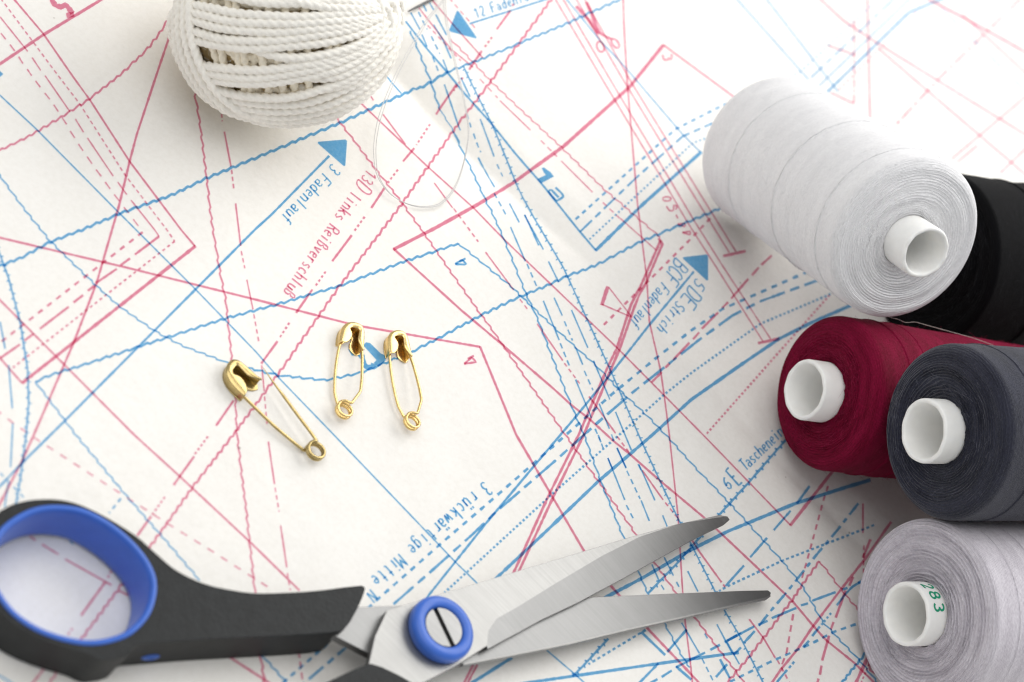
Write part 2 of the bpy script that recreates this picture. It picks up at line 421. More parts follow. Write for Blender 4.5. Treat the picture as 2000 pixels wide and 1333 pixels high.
r6 = (1000, 700, 6.06); r7 = (720, 0, 6.06); r8 = (0, 0, 8.885); cT = (860, 0, 5.263); cU = (1270, 360, 8.33); cV = (1160, 460, 6.058)
cW = (690, 920, 4.762); cX = (1360, 780, 6.06); cY = (1000, 300, 6.665); cP = (420, 620, 4.443); c1 = (530, 260, 3.92)
def pp(crop, *xy): return [(crop[0] + xy[i] / crop[2], crop[1] + xy[i + 1] / crop[2]) for i in range(0, len(xy), 2)]
R = lambda w_, st, *xy, ext=True: stroke("red", w_, st, [(xy[i], xy[i + 1]) for i in range(0, len(xy), 2)], ext)
B = lambda w_, st, *xy, ext=True: stroke("blue", w_, st, [(xy[i], xy[i + 1]) for i in range(0, len(xy), 2)], ext)

# --- red ink, left
R(6.5, "s", 0, 125.5, 84, 69, 198, 0)
R(4, "s", 28, 0, 84, 66, 142, 150, 175.5, 196, 253, 316, 354, 450, 381, 482)
R(7, "s", 382, 481, 43, 749)
R(4, "s", 43, 749, 0, 700)
R(3, "d8,5.5", 3, 0, 110, 144, 155, 203, 243, 341, 326, 450, 341, 472)
R(4, "d6,6", 341, 472, 25, 719)
segs("red", 3, cA, (0, 100, 160, 300), (185, 335, 235, 410), (260, 440, 405, 650), (435, 690, 483, 768), (505, 800, 655, 1022), (680, 1055, 733, 1128), (757, 1160, 895, 1333, 920, 1370))
segs("red", 5, cE, (920, 185, 780, 290), (752, 312, 697, 352), (675, 373, 555, 455), (547, 470, 508, 500), (480, 525, 425, 567), (397, 592, 230, 720), (195, 748, 142, 787), (115, 810, 0, 890))
segs("red", 3, cA, (5, 195, 33, 230), (57, 260, 85, 298), (107, 330, 132, 370), (157, 402, 183, 440), (205, 470, 233, 507), (258, 540, 288, 577), (310, 608, 337, 648), (358, 682, 385, 722), (405, 760, 432, 800), (453, 835, 480, 875), (503, 908, 532, 950), (555, 983, 585, 1022), (608, 1055, 637, 1095), (660, 1127, 690, 1165), (715, 1200, 745, 1235), (770, 1270, 800, 1310))
R(5, "d11,11.5", 278.5, 454, 0, 670)
R(4.6, "z", 362, -8, 341, 20, 312, 65, 285, 100, 233, 148, 172, 196, 115, 232, 55, 268, 0, 294)
R(5, "s", 352, 0, 340, 44, 307, 142, 267, 263, 253, 316, 233, 400, 189, 552, 145, 667, 66, 850, 43, 901, 0, 984)
R(4.6, "s", 0, 465, 250, 524, 500, 586, 694, 636, 937, 678)
R(5, "s", 937, 677, 1008, 850, 1140, 1076, 1192, 1144, 1209, 1163, 1267, 1231, 1331, 1298, 1364, 1333)
R(4, "s", 0, 587, 262, 850, 351, 931, 487, 1058, 585, 1154)
R(5, "s", 443, 1281, 516, 1328, 540, 1345)
R(4, "z24", 376, 160, 390, 240, 403, 345, 412, 425, 427, 518, 441, 589, 454, 714, 459, 778, 463, 850, 471, 920, 480, 990, 487, 1058, 492, 1100, 498, 1158)
R(5, "z24", 508, 1277, 516, 1333)
R(3.6, "s", 438, 258, 451, 326, ext=False); R(3.6, "d7,5", 431, 212, 434, 238, ext=False); R(3.4, "d9,5", 452, 332, 457, 375, ext=False)
R(3.4, "s", 460, 398, 470, 481, ext=False); R(3, "d9,5", 471, 491, 478, 525, ext=False); R(3.2, "s", 482, 547, 494, 605, ext=False)
R(3, "d9,6", 495.5, 614, 506, 672, ext=False); R(3, "s", 511, 714, 516, 765, ext=False); R(3, "d9,6", 516.5, 775, 522, 836, ext=False)
R(3.6, "s", 524, 863, 536, 946, ext=False); R(3.2, "d9,6", 537, 953, 545, 1000, ext=False); R(3.6, "s", 548, 1027, 560, 1109, ext=False)
R(3.2, "d9,6", 561, 1120, 567, 1154, ext=False); R(4, "d14,7", 583, 1272, 591, 1333)
for a in ((892, 165, 850, 226), (809, 290, 787, 316), (752, 366, 725, 407), (687, 460, 648.6, 511), (610, 566, 578, 612), (542, 667, 510, 711), (456, 783, 422, 832), (379, 892, 339, 948), (295, 1009, 268, 1047), (205, 1138, 158, 1203), (85, 1308, 40, 1365), (997, 21, 970, 58), (941, 100, 916, 137)):
    R(5, "s", *a, ext=False)
for a in ((840, 243, 813, 284), (777, 332, 757, 358), (712, 424, 689, 456), (636, 531, 614, 562), (565, 631, 545, 662), (497, 731, 492, 737), (406, 853, 380, 888), (322, 971, 297, 1006), (217, 1116, 208, 1134), (141, 1228, 132, 1241), (961, 73, 944, 96), (904, 152, 886, 178), (1003, 8, 999, 17)):
    R(4.6, "d5,4.5", *a, ext=False)
R(5, "z19", 1076, 0, 1016, 82, 958, 160, 891, 248, 850, 306, 794, 386, 745, 452, 663, 559, 545, 729, 456, 849, 377, 951, 292, 1070, 237, 1143, 163, 1243, 112, 1312, 98, 1333)
R(7.5, "s", 768, 488, 850, 446, 933, 400, 1000, 359, 1100, 287, 1187, 209, 1231, 169, 1296, 88)
R(3.6, "s", 1295, 88, 1432, 189, 1600, 312)
R(4.6, "s", 768, 486, 900, 606, 981, 674, 1081, 760, 1115, 791, 1152, 820, 1198, 862, 1228, 886, 1288, 939, 1372, 1009, 1401, 1036, 1546, 1173, 1588, 1223, 1612, 1250, 1669, 1296, 1706, 1333)
R(3.8, "z22", 647, 219, 680, 260, 732, 329, 782, 393, 823, 449, 900, 560, 940, 616, 969, 656, 984, 678, 1036, 753, 1102, 847, 1122, 875, 1153, 920, 1174, 948, 1230, 1027, 1279, 1100, 1318, 1156, 1360, 1211, 1405, 1271, 1438, 1313, 1452, 1333)
R(3.4, "s", 694, 192, 799, 292, 836, 327, 925, 407, 985, 469, 1103, 582, 1208, 683, 1373, 850, 1544, 1027)
R(7, "s", 1543, 1027, 1608, 944, 1665, 872)
R(3.2, "s", 748, 224, 792, 283); R(3, "d10,7", 715, 174, 733, 203)
R(3, "s", 848, 358, 884, 407, ext=False); R(3, "d9,6", 886, 408, 934, 473, ext=False); R(3.2, "s", 948, 493, 1003, 567, ext=False); R(3, "d9,6", 1015, 585, 1034, 610, ext=False)
R(3.4, "s", 1049, 633, 1099, 705, ext=False); R(3, "d8,6", 1102, 710, 1135, 754, ext=False); R(3.6, "s", 1150, 775, 1163, 792, 1202, 847, ext=False); R(3.2, "d9,6", 1205, 853, 1229, 885, ext=False)
R(3.6, "s", 1254, 919, 1295, 977, ext=False); R(3.2, "d9,6", 1299, 982, 1325, 1015, ext=False)
# the double line with its notch
R(5.8, "s", 1290, 470, 1252, 557, 1240, 580, 1232, 596, 1205, 680, 1187, 717, 1130, 850, 1071, 969, 1003, 1119, 985, 1160)
R(5.8, "s", 1286, 466, 1294, 477, 1260, 556, 1249, 575, 1238, 602, 1211, 680, 1195, 717, 1140, 850, 1080, 972, 1012, 1119)
R(5, "s", 924, 1299, 907, 1333); R(5, "s", 932, 1299, 914, 1333)
R(8, "s", 1187, 560, 1175, 597); R(2.8, "s", 1189, 562, 1233, 619); R(2.8, "s", 1175, 595, 1233, 620)
R(5, "d9.5,9.5", 1387, 427, 1351, 465, 1299, 517, 1173, 641)
R(3.4, "s", 1217, 0, 1219, 60, 1225, 162, 1245, 400, 1263, 545, 1268, 629, 1290, 724, 1299, 788, 1307, 850, 1324, 1009, 1333, 1156, 1338, 1215, 1348, 1294, 1352, 1333)
R(2.8, "s", 1085, 0, 1179, 160, 1299, 360, 1343, 436, 1397, 520, 1490, 668)
R(2.8, "s", 1100, 0, 1194, 160, 1313, 360, 1358, 436, 1411, 520, 1505, 663)
R(2.8, "s", 1126, 0, 1219, 160, 1341, 360, 1424, 494)
R(2.8, "s", 1142, 0, 1232, 160, 1355, 360, 1437, 492)
R(6, "s", 1412, 501, 1456, 491, ext=False); R(6, "s", 1480, 671, 1522, 662, ext=False)
R(2.8, "s", 818, 16, 880, 96, 924, 132); R(3, "s", 843, 0, 900, 66, 943, 114)
R(2.8, "z22", 880, 77, 924, 122, 957, 158, 1020, 218, 1093, 285, 1177, 368, 1240, 422, 1289, 464)
R(2.6, "d12,10", 937, 155, 972, 192, ext=False); R(2.6, "s", 976, 197, 1036, 255, ext=False); R(2.6, "d11,7", 1056, 275, 1088, 307, ext=False); R(2.6, "s", 1096, 315, 1157, 376, ext=False); R(2.6, "d11,7", 1177, 396, 1210, 427, ext=False); R(2.6, "s", 1211, 427, 1282, 490, ext=False)
R(2.6, "d10,7", 880, 0, 930, 58); R(2.6, "d9,6", 835, 50, 900, 120, ext=False)
R(4, "s", 1345, 1046, 1367, 1080, 1409, 1138, ext=False); R(4, "d7,5", 1412, 1142, 1420, 1152, ext=False)
segs("red", 5, cH, (465, 295, 405, 350), (390, 365, 350, 410), (330, 430, 230, 545), (213, 565, 178, 600), (155, 625, 60, 720), (45, 740, 10, 780))
segs("red", 5, cG, (1470, 800, 1375, 900), (1355, 920, 1330, 945), (1310, 970, 1250, 1030))
R(4.8, "d4.5,4", 1620, 577, 1378, 850)
R(4.2, "d11,8.5", 1617, 950, 1609, 974, 1578, 1088, 1564, 1137); R(4.4, "d13,9", 1549, 1200, 1536, 1275, 1526, 1301, ext=False)
R(5, "z16", 1600, 1097, 1563, 1148, 1549, 1170, 1517, 1212, 1467, 1278, 1421, 1333)
R(3.4, "z22", 1600, 1097, 1641, 1149, 1653, 1166, 1674, 1189, 1690, 1205, 1730, 1250)
R(5.5, "s", 1740, 1020, 1719, 1050, 1691, 1090, 1642, 1152, 1586, 1226, 1558, 1268, 1525, 1308, 1508, 1333)
segs("red", 5.5, r1, (470, 20, 400, 190), (310, 365, 275, 445), (240, 490, 150, 740), (130, 780, 105, 850), (90, 905, 25, 1135), (20, 1180, 5, 1265), (-8, 1300, -30, 1380))
R(4, "d9,6", 1687, 1066, 1686, 1115, 1689, 1221, 1691, 1245, ext=False); R(4.2, "s", 1690, 1245, 1699, 1311, 1740, 1328, 1800, 1350, ext=False)
R(7.5, "s", 1708, 1255, 1672, 1333); R(4, "d5,4", 1711, 1264, 1682, 1333, ext=False); R(4, "s", 1685, 984, 1685, 1042, ext=False)
R(3.6, "s", 1463, 1210, 1491, 1247, 1514, 1286, ext=False); R(3.6, "d9,7", 1518, 1290, 1545, 1340, ext=False)
R(3, "d15,16", 0, 807, 27, 828, 69, 857, 205, 945, 330, 1025, 409, 1074, 534, 1154)
segs("red", 4, cI, (160, 545, 190, 570), (225, 590, 315, 645), (350, 670, 600, 810), (640, 840, 690, 865))
# faint lines far away, upper right
R(3, "s", 1694, 0, 1699, 223, 1702, 300); R(3, "d16,4,5,4", 1668, 40, 1668, 203, ext=False); R(3, "s", 1668, 203, 1623, 182, ext=False)
R(3.2, "s", 1603, 0, 1646, 40, 1707, 81, 1849, 169, 2000, 262); R(3, "s", 1616, 89, 1670, 108, ext=False); R(3, "s", 1714, 94, 1850, 211, 1974, 317, 2030, 366)
R(4.5, "s", 1815, 0, 1900, 45, 2000, 101); R(3.5, "d30,6,8,6", 1986, 5, 1835, 153, 1747, 247); R(3, "s", 2000, 192, 1859, 311); R(3, "s", 1910, 284, 1870, 317); R(3, "s", 2000, 294, 1954, 338)
R(3, "d5,6", 1790, 25, 1636, 178, ext=False); R(3, "s", 1880, 30, 2000, 140)

# --- blue ink
B(3, "s", 0, 187, 71, 253, 229, 413, 381, 565, 500, 688, 540, 734, 652, 850, 889, 1098, 932, 1140, 1069, 1272, 1121, 1316, 1140, 1333)
B(3.4, "z24", 0, 344, 40, 400, 98, 472, 186, 557, 233, 599, 300, 646, 358, 677, 452, 712)
B(4.6, "z24", 452, 712, 545, 734, 636, 743, 704, 729, 751, 710, 805, 687)
B(5.2, "z20", 805, 687, 849, 665, 940, 616, 1015, 580, 1065, 560, 1107, 540, 1161, 520, 1248, 474, 1393, 413, 1460, 385)
B(6, "z20", 0, 520, 40, 505, 98, 473, 160, 450, 230, 419, 330, 384, 403, 349, 500, 309, 600, 267, 663, 241, 744, 204, 843, 160, 874, 141)
B(4.6, "z18", 874, 141, 943, 115, 1010, 87, 1113, 44, 1145, 29, 1210, 0)
B(5.2, "z21", 69, 746, 96, 734, 167, 712, 270, 678, 326, 660, 445, 621, 535, 597, 663, 559, 791, 511, 895, 476)
B(3.4, "z26", 895, 476, 1000, 562, 1042, 603, 1081, 639, 1122, 677, 1167, 717, 1208, 761, 1257, 806, 1300, 850, 1357, 913, 1426, 985, 1527, 1096, 1567, 1145, 1607, 1216, 1680, 1292, 1713, 1333)
B(3.4, "z24", 69, 746, 148, 850, 250, 973, 311, 1042, 390, 1134); B(4, "z24", 510, 1279, 559, 1333)
B(5, "s", 643, 305, 530, 420, 500, 447, 300, 648, 125, 824, 44, 904, 0, 950)
B(4, "t", 0, 498, 17, 545, 40, 633, 54, 724, 56, 788, 51, 850, 40, 933, 31, 985)
for a in ((0, 629, 10, 682), (17, 714, 24, 798), (25, 827, 20.6, 913), (16, 944, 9, 991)): B(3.4, "s", *a, ext=False)
B(3.2, "d10,9", 0, 924, 51, 977, 150, 1070, ext=False); B(4.4, "d9,8", 236, 974, 213, 1003, ext=False)
fill(pp(r8, -60, 1180, 55, 1290, -60, 1400), "blue")
B(3.6, "z26", 801, 61, 842, 158, 862, 213, 914, 317, 951, 398, 956, 404, 988, 477, 1025, 569, 1050, 624, 1069, 674, 1101, 756, 1125, 815, 1140, 848, 1176, 948, 1218, 1051, 1246, 1116, 1265, 1159, 1299, 1221, 1331, 1281, 1347, 1304)
B(4.2, "s", 792, 42, 834, 96, 875, 144, 906, 182, 958, 240, 1006, 300, 1060, 362, 1130, 450, 1164, 490)
B(7, "s", 1163, 490, 1255, 400, 1370, 297); B(2.6, "s", 1107, 0, 1172, 80, 1215, 125, 1333, 263, 1367, 297)
B(4.4, "d32,9,14,9", 1133, 453, 1240, 350, 1333, 267, 1390, 242, 1450, 220); B(4.8, "d9,8.5", 1124, 429, 1319, 253, 1412, 206, 1460, 190); B(4.4, "d4,4.5", 1151, 468, 1353, 280, 1380, 270)
for a in ((997, 444, 1026, 511), (1061, 588, 1092, 665), (1124, 742, 1155, 817), (1187, 895, 1220, 977), (1273, 1103, 1287, 1135), (1331, 1217, 1366, 1277),
          (1024, 420, 1061, 488), (1071, 511, 1091, 552), (1082, 582, 1098, 617), (1123.5, 678, 1138, 713), (1170, 789, 1190, 838), (1205, 875, 1223, 915), (1252, 978, 1268, 1018), (1294, 1007, 1303, 1029), (1297, 1089, 1315, 1125),
          (1116, 606, 1148, 680), (1159, 705, 1191, 781), (1202, 805, 1233, 880), (1187, 895, 1196, 916), (1205, 876, 1222, 914), (1246, 907, 1252, 919), (1248, 908, 1279, 978), (1343, 1116, 1363, 1156), (1400, 1220, 1430, 1277), (1420, 1255, 1444, 1298),
          (868, 165, 901, 253), (938, 233, 966, 305), (933, 309, 966, 366), (995, 398, 1014, 435), (1025, 420, 1052, 480), (802, 25, 820, 58), (824, 68, 834, 92), (847, 49, 867, 82, 881, 115), (851, 29, 872, 69), (865, 117, 875, 142), (900, 152, 918, 190), (825, 6, 833, 23), (839, 6, 847, 20), (748, 140, 766, 163, 784, 183)):
    B(3.2, "s", *a, ext=False)
for a in ((1029, 516, 1049, 562), (1094, 671, 1113, 718), (1162, 838, 1177, 872), (1223, 987, 1240, 1020), (1291, 1143, 1301, 1159), (1371, 1287, 1394, 1333), (1102, 628, 1118, 666), (1141, 725, 1158, 763), (1194, 849, 1198, 860), (1224, 920, 1250, 975), (1321, 1137, 1328, 1151), (1376, 1238, 1384, 1252), (926, 260, 940, 297), (965, 378, 988, 420), (817, 24, 834, 58), (842, 71, 859, 106), (845, 112, 857, 142), (912, 222, 921, 248), (972, 320, 982, 345), (1168, 850, 1178, 876)):
    B(3.2, "d11,7", *a, ext=False)
B(3.4, "t", 905, 130, 919, 160, 949, 220, 961, 243, 995, 324, 1022, 390, 1100, 523, 1146, 623, 1189, 717, 1204, 751, 1252, 861, 1301, 966, 1324, 1013, 1355, 1074, 1395, 1153, 1417, 1197, 1443, 1240, 1490, 1333)
B(7, "s", 1700, 580, 1657, 599, 1586, 630, 1522, 662, 1450, 711, 1350, 781, 1274, 850, 1169, 940, 1070, 1035, 970, 1129, 900, 1195); B(7, "s", 1000, 1285, 924, 1333)
B(5, "d4.5,4.2", 1622, 575, 1485, 633, 1350, 729, 1295, 773, 1208, 851, 1082, 962, 868, 1158)
B(5.6, "d52,11,19,11", 1620, 540, 1586, 552, 1485, 589, 1430, 617, 1367, 663, 1238, 765, 1166, 827, 1086, 899, 969, 1000, 923, 1044, 840, 1118, 768, 1181, 720, 1225)
B(5.8, "d11.5,11", 1600, 522, 1564, 537, 1411, 604, 1350, 646, 1280, 701, 1198, 768, 1112, 844, 1028, 918, 965, 973, 866, 1058, 733, 1175, 690, 1215)
B(5, "s", 1355, 531, 1269, 634, 1236, 676, 1194, 729, 1124, 815, 1036, 919, 948, 1024, 850, 1147, 800, 1210)
B(5, "t", 1560, 832, 1528, 867, 1462, 943, 1410, 1000, 1326, 1097, 1266, 1159); B(5, "t", 1188, 1248, 1140, 1300, 1118, 1322)
B(7.5, "s", 1700, 938, 1650, 953, 1553, 984, 1422, 1038, 1350, 1074, 1252, 1131, 1189, 1164, 1100, 1215); B(5.5, "s", 1581, 950, 1556, 984)
for a in ((1544, 998, 1511, 1036), (1498, 1051, 1465, 1089), (1453, 1105, 1417, 1145)): B(5, "s", *a, ext=False)
B(5, "d6,4.5", 1707, 1026, 1682, 1036, 1527, 1096, 1420, 1146, 1404, 1155)
B(5.6, "d28,9,10,9", 1676, 984, 1636, 1035, 1592, 1087, 1550, 1140, 1539, 1154, 1504, 1195, 1479, 1227)
for a in ((1632, 1157, 1586, 1174), (1578, 1179, 1564, 1183), (1555, 1188, 1507, 1208), (1499, 1213, 1481, 1221), (1473, 1224, 1420, 1252), (1440, 1241, 1415, 1255), (1655, 1149, 1645, 1152), (1601, 1224, 1586, 1243), (1580, 1252, 1568, 1265), (1537, 1309, 1517, 1333), (1682, 1136, 1664, 1147, 1650, 1162, 1634, 1183), (1474, 1233, 1453, 1256),
          (1252, 1235, 1299, 1280), (1341, 1230, 1303, 1274), (1286, 1296, 1246, 1337), (1312, 1310, 1292, 1323), (1284, 1327, 1270, 1335), (1320, 1302, 1350, 1328), (1387, 1270, 1406, 1260), (1406, 1288, 1425, 1325), (1420, 1298, 1398, 1323), (1377, 1275, 1320, 1304), (1447, 1265, 1432, 1280)): B(5.4, "s", *a, ext=False)
B(5.4, "d11,9", 1690, 1213, 1628, 1235, 1584, 1258, 1505, 1293, 1430, 1330); B(5, "d4.5,4.5", 1623, 1198, 1604, 1221, ext=False); B(5, "d6,4", 1551, 1293, 1540, 1306, ext=False)
B(5, "d5,4.5", 1700, 1118, 1676, 1140, ext=False)
B(5.4, "z14", 1708, 1253, 1645, 1333); B(6.5, "s", 1038, 1333, 1140, 1318, 1284, 1297, 1347, 1288, 1443, 1275)
B(5, "d6.5,5", 1261, 1231, 1149, 1298)
B(5.8, "d12,9", 640, 1258, 563, 1325, 540, 1345); B(5.8, "d38,10,16,10", 688, 1255, 596, 1333); B(3.5, "s", 0, 1321, 20, 1333)
B(3.8, "s", 917, 47, 990, 24, 1064, 0)
B(2.4, "s", 1440, 0, 1579, 156); B(2.4, "s", 1498, 0, 1637, 180); B(4.6, "s", 1836, 0, 1775, 25, 1690, 108, 1616, 180); B(3, "d34,8,14,8", 1744, 0, 1579, 157); B(2.6, "s", 1770, 5, 1599, 169); B(3.2, "d5,6", 1712, 2, 1562, 142, 1548, 148); B(2, "s", 1839, 17, 1889, 67, 2000, 176)
for a in ((c1, 580, 50, 342, 70, 565, 265), (cV, 1350, 225, 1035, 262, 1350, 552), (cT, 85, 325, 175, 100, 385, 405)):
    P = np.array(pp(*a)); c = P.mean(0); Q = []
    for i in range(3):
        for t in (0.06, ): Q += [P[i] + (P[i - 1] - P[i]) * t, P[i] + (P[(i + 1) % 3] - P[i]) * t]
    fill(Q, "blue")

# --- lettering: a single-stroke plotter alphabet, unit cap height, pen paths in (x, y)
def arc(cx, cy, rx, ry, a0, a1, n=9):
    t = np.radians(np.linspace(a0, a1, n)); return [(cx + rx * math.cos(v), cy + ry * math.sin(v)) for v in t]
xh = 0.62
GL = {
 "F": [[(0, 0), (0, 1), (.6, 1)], [(0, .52), (.45, .52)]], "D": [[(0, 0), (0, 1), (.3, 1)] + arc(.3, .5, .34, .5, 90, -90) + [(0, 0)]],
 "R": [[(0, 0), (0, 1), (.35, 1)] + arc(.35, .76, .25, .24, 90, -90, 7) + [(0, .52)], [(.25, .52), (.62, 0)]],
 "B": [[(0, 0), (0, 1), (.3, 1)] + arc(.3, .76, .26, .24, 90, -90, 7) + [(0, .52), (.3, .52)] + arc(.3, .26, .32, .26, 90, -90, 7) + [(0, 0)]],
 "C": [arc(.34, .5, .34, .5, 40, 320, 13)], "E": [[(.6, 0), (0, 0), (0, 1), (.6, 1)], [(0, .52), (.45, .52)]],
 "S": [arc(.3, .76, .3, .24, 30, 270, 9) + arc(.3, .26, .3, .26, 90, -150, 9)], "T": [[(0, 1), (.66, 1)], [(.33, 1), (.33, 0)]],
 "M": [[(0, 0), (0, 1), (.36, .35), (.72, 1), (.72, 0)]], "N": [[(0, 0), (0, 1), (.6, 0), (.6, 1)]],
 "a": [[(.04, .54)] + arc(.26, .42, .24, .2, 110, 0, 6) + [(.5, 0)], [(.5, .3)] + arc(.25, .18, .25, .18, 80, 360, 10)],
 "d": [[(.52, 1), (.52, 0)], arc(.27, .3, .26, .31, 20, 340, 12)], "e": [[(.02, .33), (.52, .33)] + arc(.27, .31, .26, .31, 10, 310, 12)],
 "n": [[(0, 0), (0, xh)], [(0, .42)] + arc(.26, .38, .25, .24, 150, 0, 8) + [(.51, 0)]], "l": [[(.2, 1), (.2, 0)]], "u": [[(0, xh), (0, .22)] + arc(.25, .22, .25, .22, 180, 360, 8) + [(.5, xh), (.5, 0)]],
 "f": [[(.45, .98)] + arc(.36, .8, .18, .18, 70, 180, 5) + [(.18, 0)], [(0, .6), (.42, .6)]], "i": [[(.2, xh), (.2, 0)], [(.2, .84), (.2, .94)]],
 "k": [[(0, 0), (0, 1)], [(.45, xh), (0, .25)], [(.16, .36), (.5, 0)]], "s": [arc(.24, .46, .23, .155, 40, 265, 7) + arc(.24, .155, .23, .155, 85, -140, 7)],
 "ß": [[(0, 0), (0, .8)] + arc(.22, .8, .22, .2, 180, 0, 8) + [(.4, .6), (.22, .54), (.44, .46)] + arc(.22, .26, .26, .26, 30, -110, 7)],
 "v": [[(0, xh), (.25, 0), (.5, xh)]], "r": [[(0, 0), (0, xh)], [(0, .38)] + arc(.24, .4, .22, .21, 150, 50, 5)], "c": [arc(.27, .31, .26, .31, 45, 315, 10)],
 "h": [[(0, 0), (0, 1)], [(0, .42)] + arc(.26, .38, .25, .24, 150, 0, 8) + [(.51, 0)]], "t": [[(.2, .92), (.2, .15)] + arc(.34, .15, .14, .15, 180, 290, 5), [(0, xh), (.42, xh)]],
 "w": [[(0, xh), (.16, 0), (.33, .5), (.5, 0), (.66, xh)]], "g": [arc(.27, .3, .26, .31, 20, 340, 12), [(.52, xh), (.52, -.15)] + arc(.27, -.12, .25, .2, -10, -160, 6)],
 "1": [[(.05, .72), (.32, 1), (.32, 0)]], "2": [arc(.3, .72, .28, .28, 165, -35, 9) + [(.02, 0), (.6, 0)]], "3": [arc(.28, .76, .27, .24, 150, -80, 8), arc(.28, .26, .3, .27, 90, -150, 9)],
 "5": [[(.55, 1), (.08, 1), (.04, .55)] + arc(.27, .3, .3, .31, 110, -150, 9)], "6": [arc(.5, .5, .48, .5, 95, 190, 7) + arc(.29, .28, .28, .28, 180, -180, 12)],
}
GL["ü"] = GL["u"] + [[(.10, .78), (.10, .95)], [(.40, .78), (.40, .95)]]
GL["ä"] = GL["a"] + [[(.10, .78), (.10, .95)], [(.40, .78), (.40, .95)]]
def write(text, start, step, up, col, pw, wide=1.45):
    st = np.array(step, float); upv = np.array(up, float); o = np.array(start, float)
    for k, ch in enumerate(text):
        for path in GL.get(ch, []):
            P = np.array([o + st * (k + x * wide * 1.07) + upv * y for x, y in path])
            lay(P, pw, col)
write("3 Fadenlauf", (648, 320), (-9.4, 9.7), (18, 18.5), "blue", 3.0, 1.1)
write("13", (717, 331), (-7.2, 10.5), (20, 15), "red", 3.0, 1.1); write("D", (700, 351), (-9.5, 13), (27, 24), "red", 3.2, 1.1)
write("links Reißverschluß", (686, 374), (-7.15, 10.5), (20.5, 16), "red", 3.2, 1.1)
write("BCF", (1319, 504), (-8.8, 13), (25, 24), "blue", 3.2, 1.1); write("Fadenlauf", (1291, 552), (-7.1, 8.8), (16.5, 19), "blue", 2.8, 1.1)
write("5", (1360, 543), (-9, 12), (17, 20), "blue", 3.0, 1.1); write("DE", (1346, 558), (-10, 14.5), (25, 25), "blue", 3.2, 1.1); write("Strich", (1322, 587), (-7.0, 9.3), (16, 18), "blue", 3.0, 1.1)
write("3 rückwärtige Mitte", (944, 941), (-11.9, 10.1), (19.5, 22), "blue", 3.6, 0.95); write("N", (722, 1152), (-11.9, 10.1), (17, 20), "blue", 3.4, 0.95)
write("6", (1424, 958), (9, -9.5), (-14, -20), "blue", 3.6, 1.1); write("E", (1443, 949), (10, -11), (-26, -29), "blue", 4.0, 0.9); write("Tascheneingriff", (1457, 921), (7.75, -7.5), (-15, -19), "blue", 3.2, 1.15)
write("12 Fadenlauf", (931, 36), (10.6, -3.6), (-7, -19), "blue", 2.8, 1.0)
for path, w_ in (((260, 360, 310, 435, 375, 440, 380, 345, 425, 355, 435, 395, 405, 415), 3.4), ((415, 500, 450, 560), 3.2), ((440, 655, 560, 640, 570, 700, 440, 655), 3.6), ((520, 790, 650, 770, 655, 830, 520, 790), 3.8)):
    stroke("red", w_, "s", pp(cU, *path), False)
stroke("red", 3.4, "s", [(1270 + (268 + 72 * math.cos(t)) / 8.33, 360 + (243 + 36 * math.sin(t)) / 8.33) for t in np.linspace(0, 6.3, 18)], False)
stroke("red", 3.8, "s", pp(cC, 1315, 318, 1320, 345, 1342, 353, 1352, 335, 1360, 350, 1372, 338, 1365, 315), False)
fill(pp(cY, 385, 192, 412, 184, 500, 245, 545, 302, 375, 392, 320, 338, 440, 282, 412, 250), "blue")
stroke("blue", 4.6, "s", pp(cY, 565, 445, 640, 515, 672, 558, 650, 580, 578, 622, 480, 512, 475, 485, 505, 468, 605, 575), False)
fill(pp(cP, 1285, 245, 1310, 218, 1345, 225, 1440, 318, 1475, 330, 1480, 375, 1420, 432, 1375, 400, 1400, 372), "blue")
fill(pp(cP, 1155, 280, 1215, 262, 1300, 275, 1240, 330, 1185, 335), "blue")
stroke("blue", 11.5, "s", pp(cP, 1235, 300, 1278, 345, 1290, 410, 1325, 440, 1365, 432, 1378, 405), False)
for c, P in (("blue", (1448, 345, 1515, 348, 1488, 318, 1448, 345)), ("blue", (1472, 332, 1508, 312)), ("red", (1500, 922, 1570, 912, 1545, 885, 1500, 922)), ("red", (1520, 893, 1556, 875))):
    stroke(c, 4.4, "s", pp(cF, *P), False)
stroke("red", 11, "s", pp(r8, 1150, 275, 1285, 255), False); stroke("red", 11, "s", pp(r8, 1260, 240, 1140, 85, 1060, 130, 965, 100, 905, 30, 905, -50, 960, -90), False)
stroke("red", 6.5, "s", pp(cT, 1395, 65, 1530, 215, 1620, 350), False); stroke("red", 7.5, "s", pp(cT, 1500, 25, 1550, 130, 1600, 270, 1640, 350), False); stroke("red", 5, "s", pp(cT, 1640, 345, 1690, 375, 1765, 408), False)
for cx, cy, rx, ry, an in ((1645, 485, 36, 58, -20), (1798, 450, 30, 58, -38)):
    a = math.radians(an); stroke("red", 4, "s", [(860 + (cx + rx * math.cos(t) * math.cos(a) - ry * math.sin(t) * math.sin(a)) / 5.263, (cy + rx * math.cos(t) * math.sin(a) + ry * math.sin(t) * math.cos(a)) / 5.263) for t in np.linspace(0, 6.3, 20)], False)
INK["blue"].obj("blue_print", MAT["blue"], sheet, smooth=False)
INK["red"].obj("red_print", MAT["red"], sheet, smooth=False)

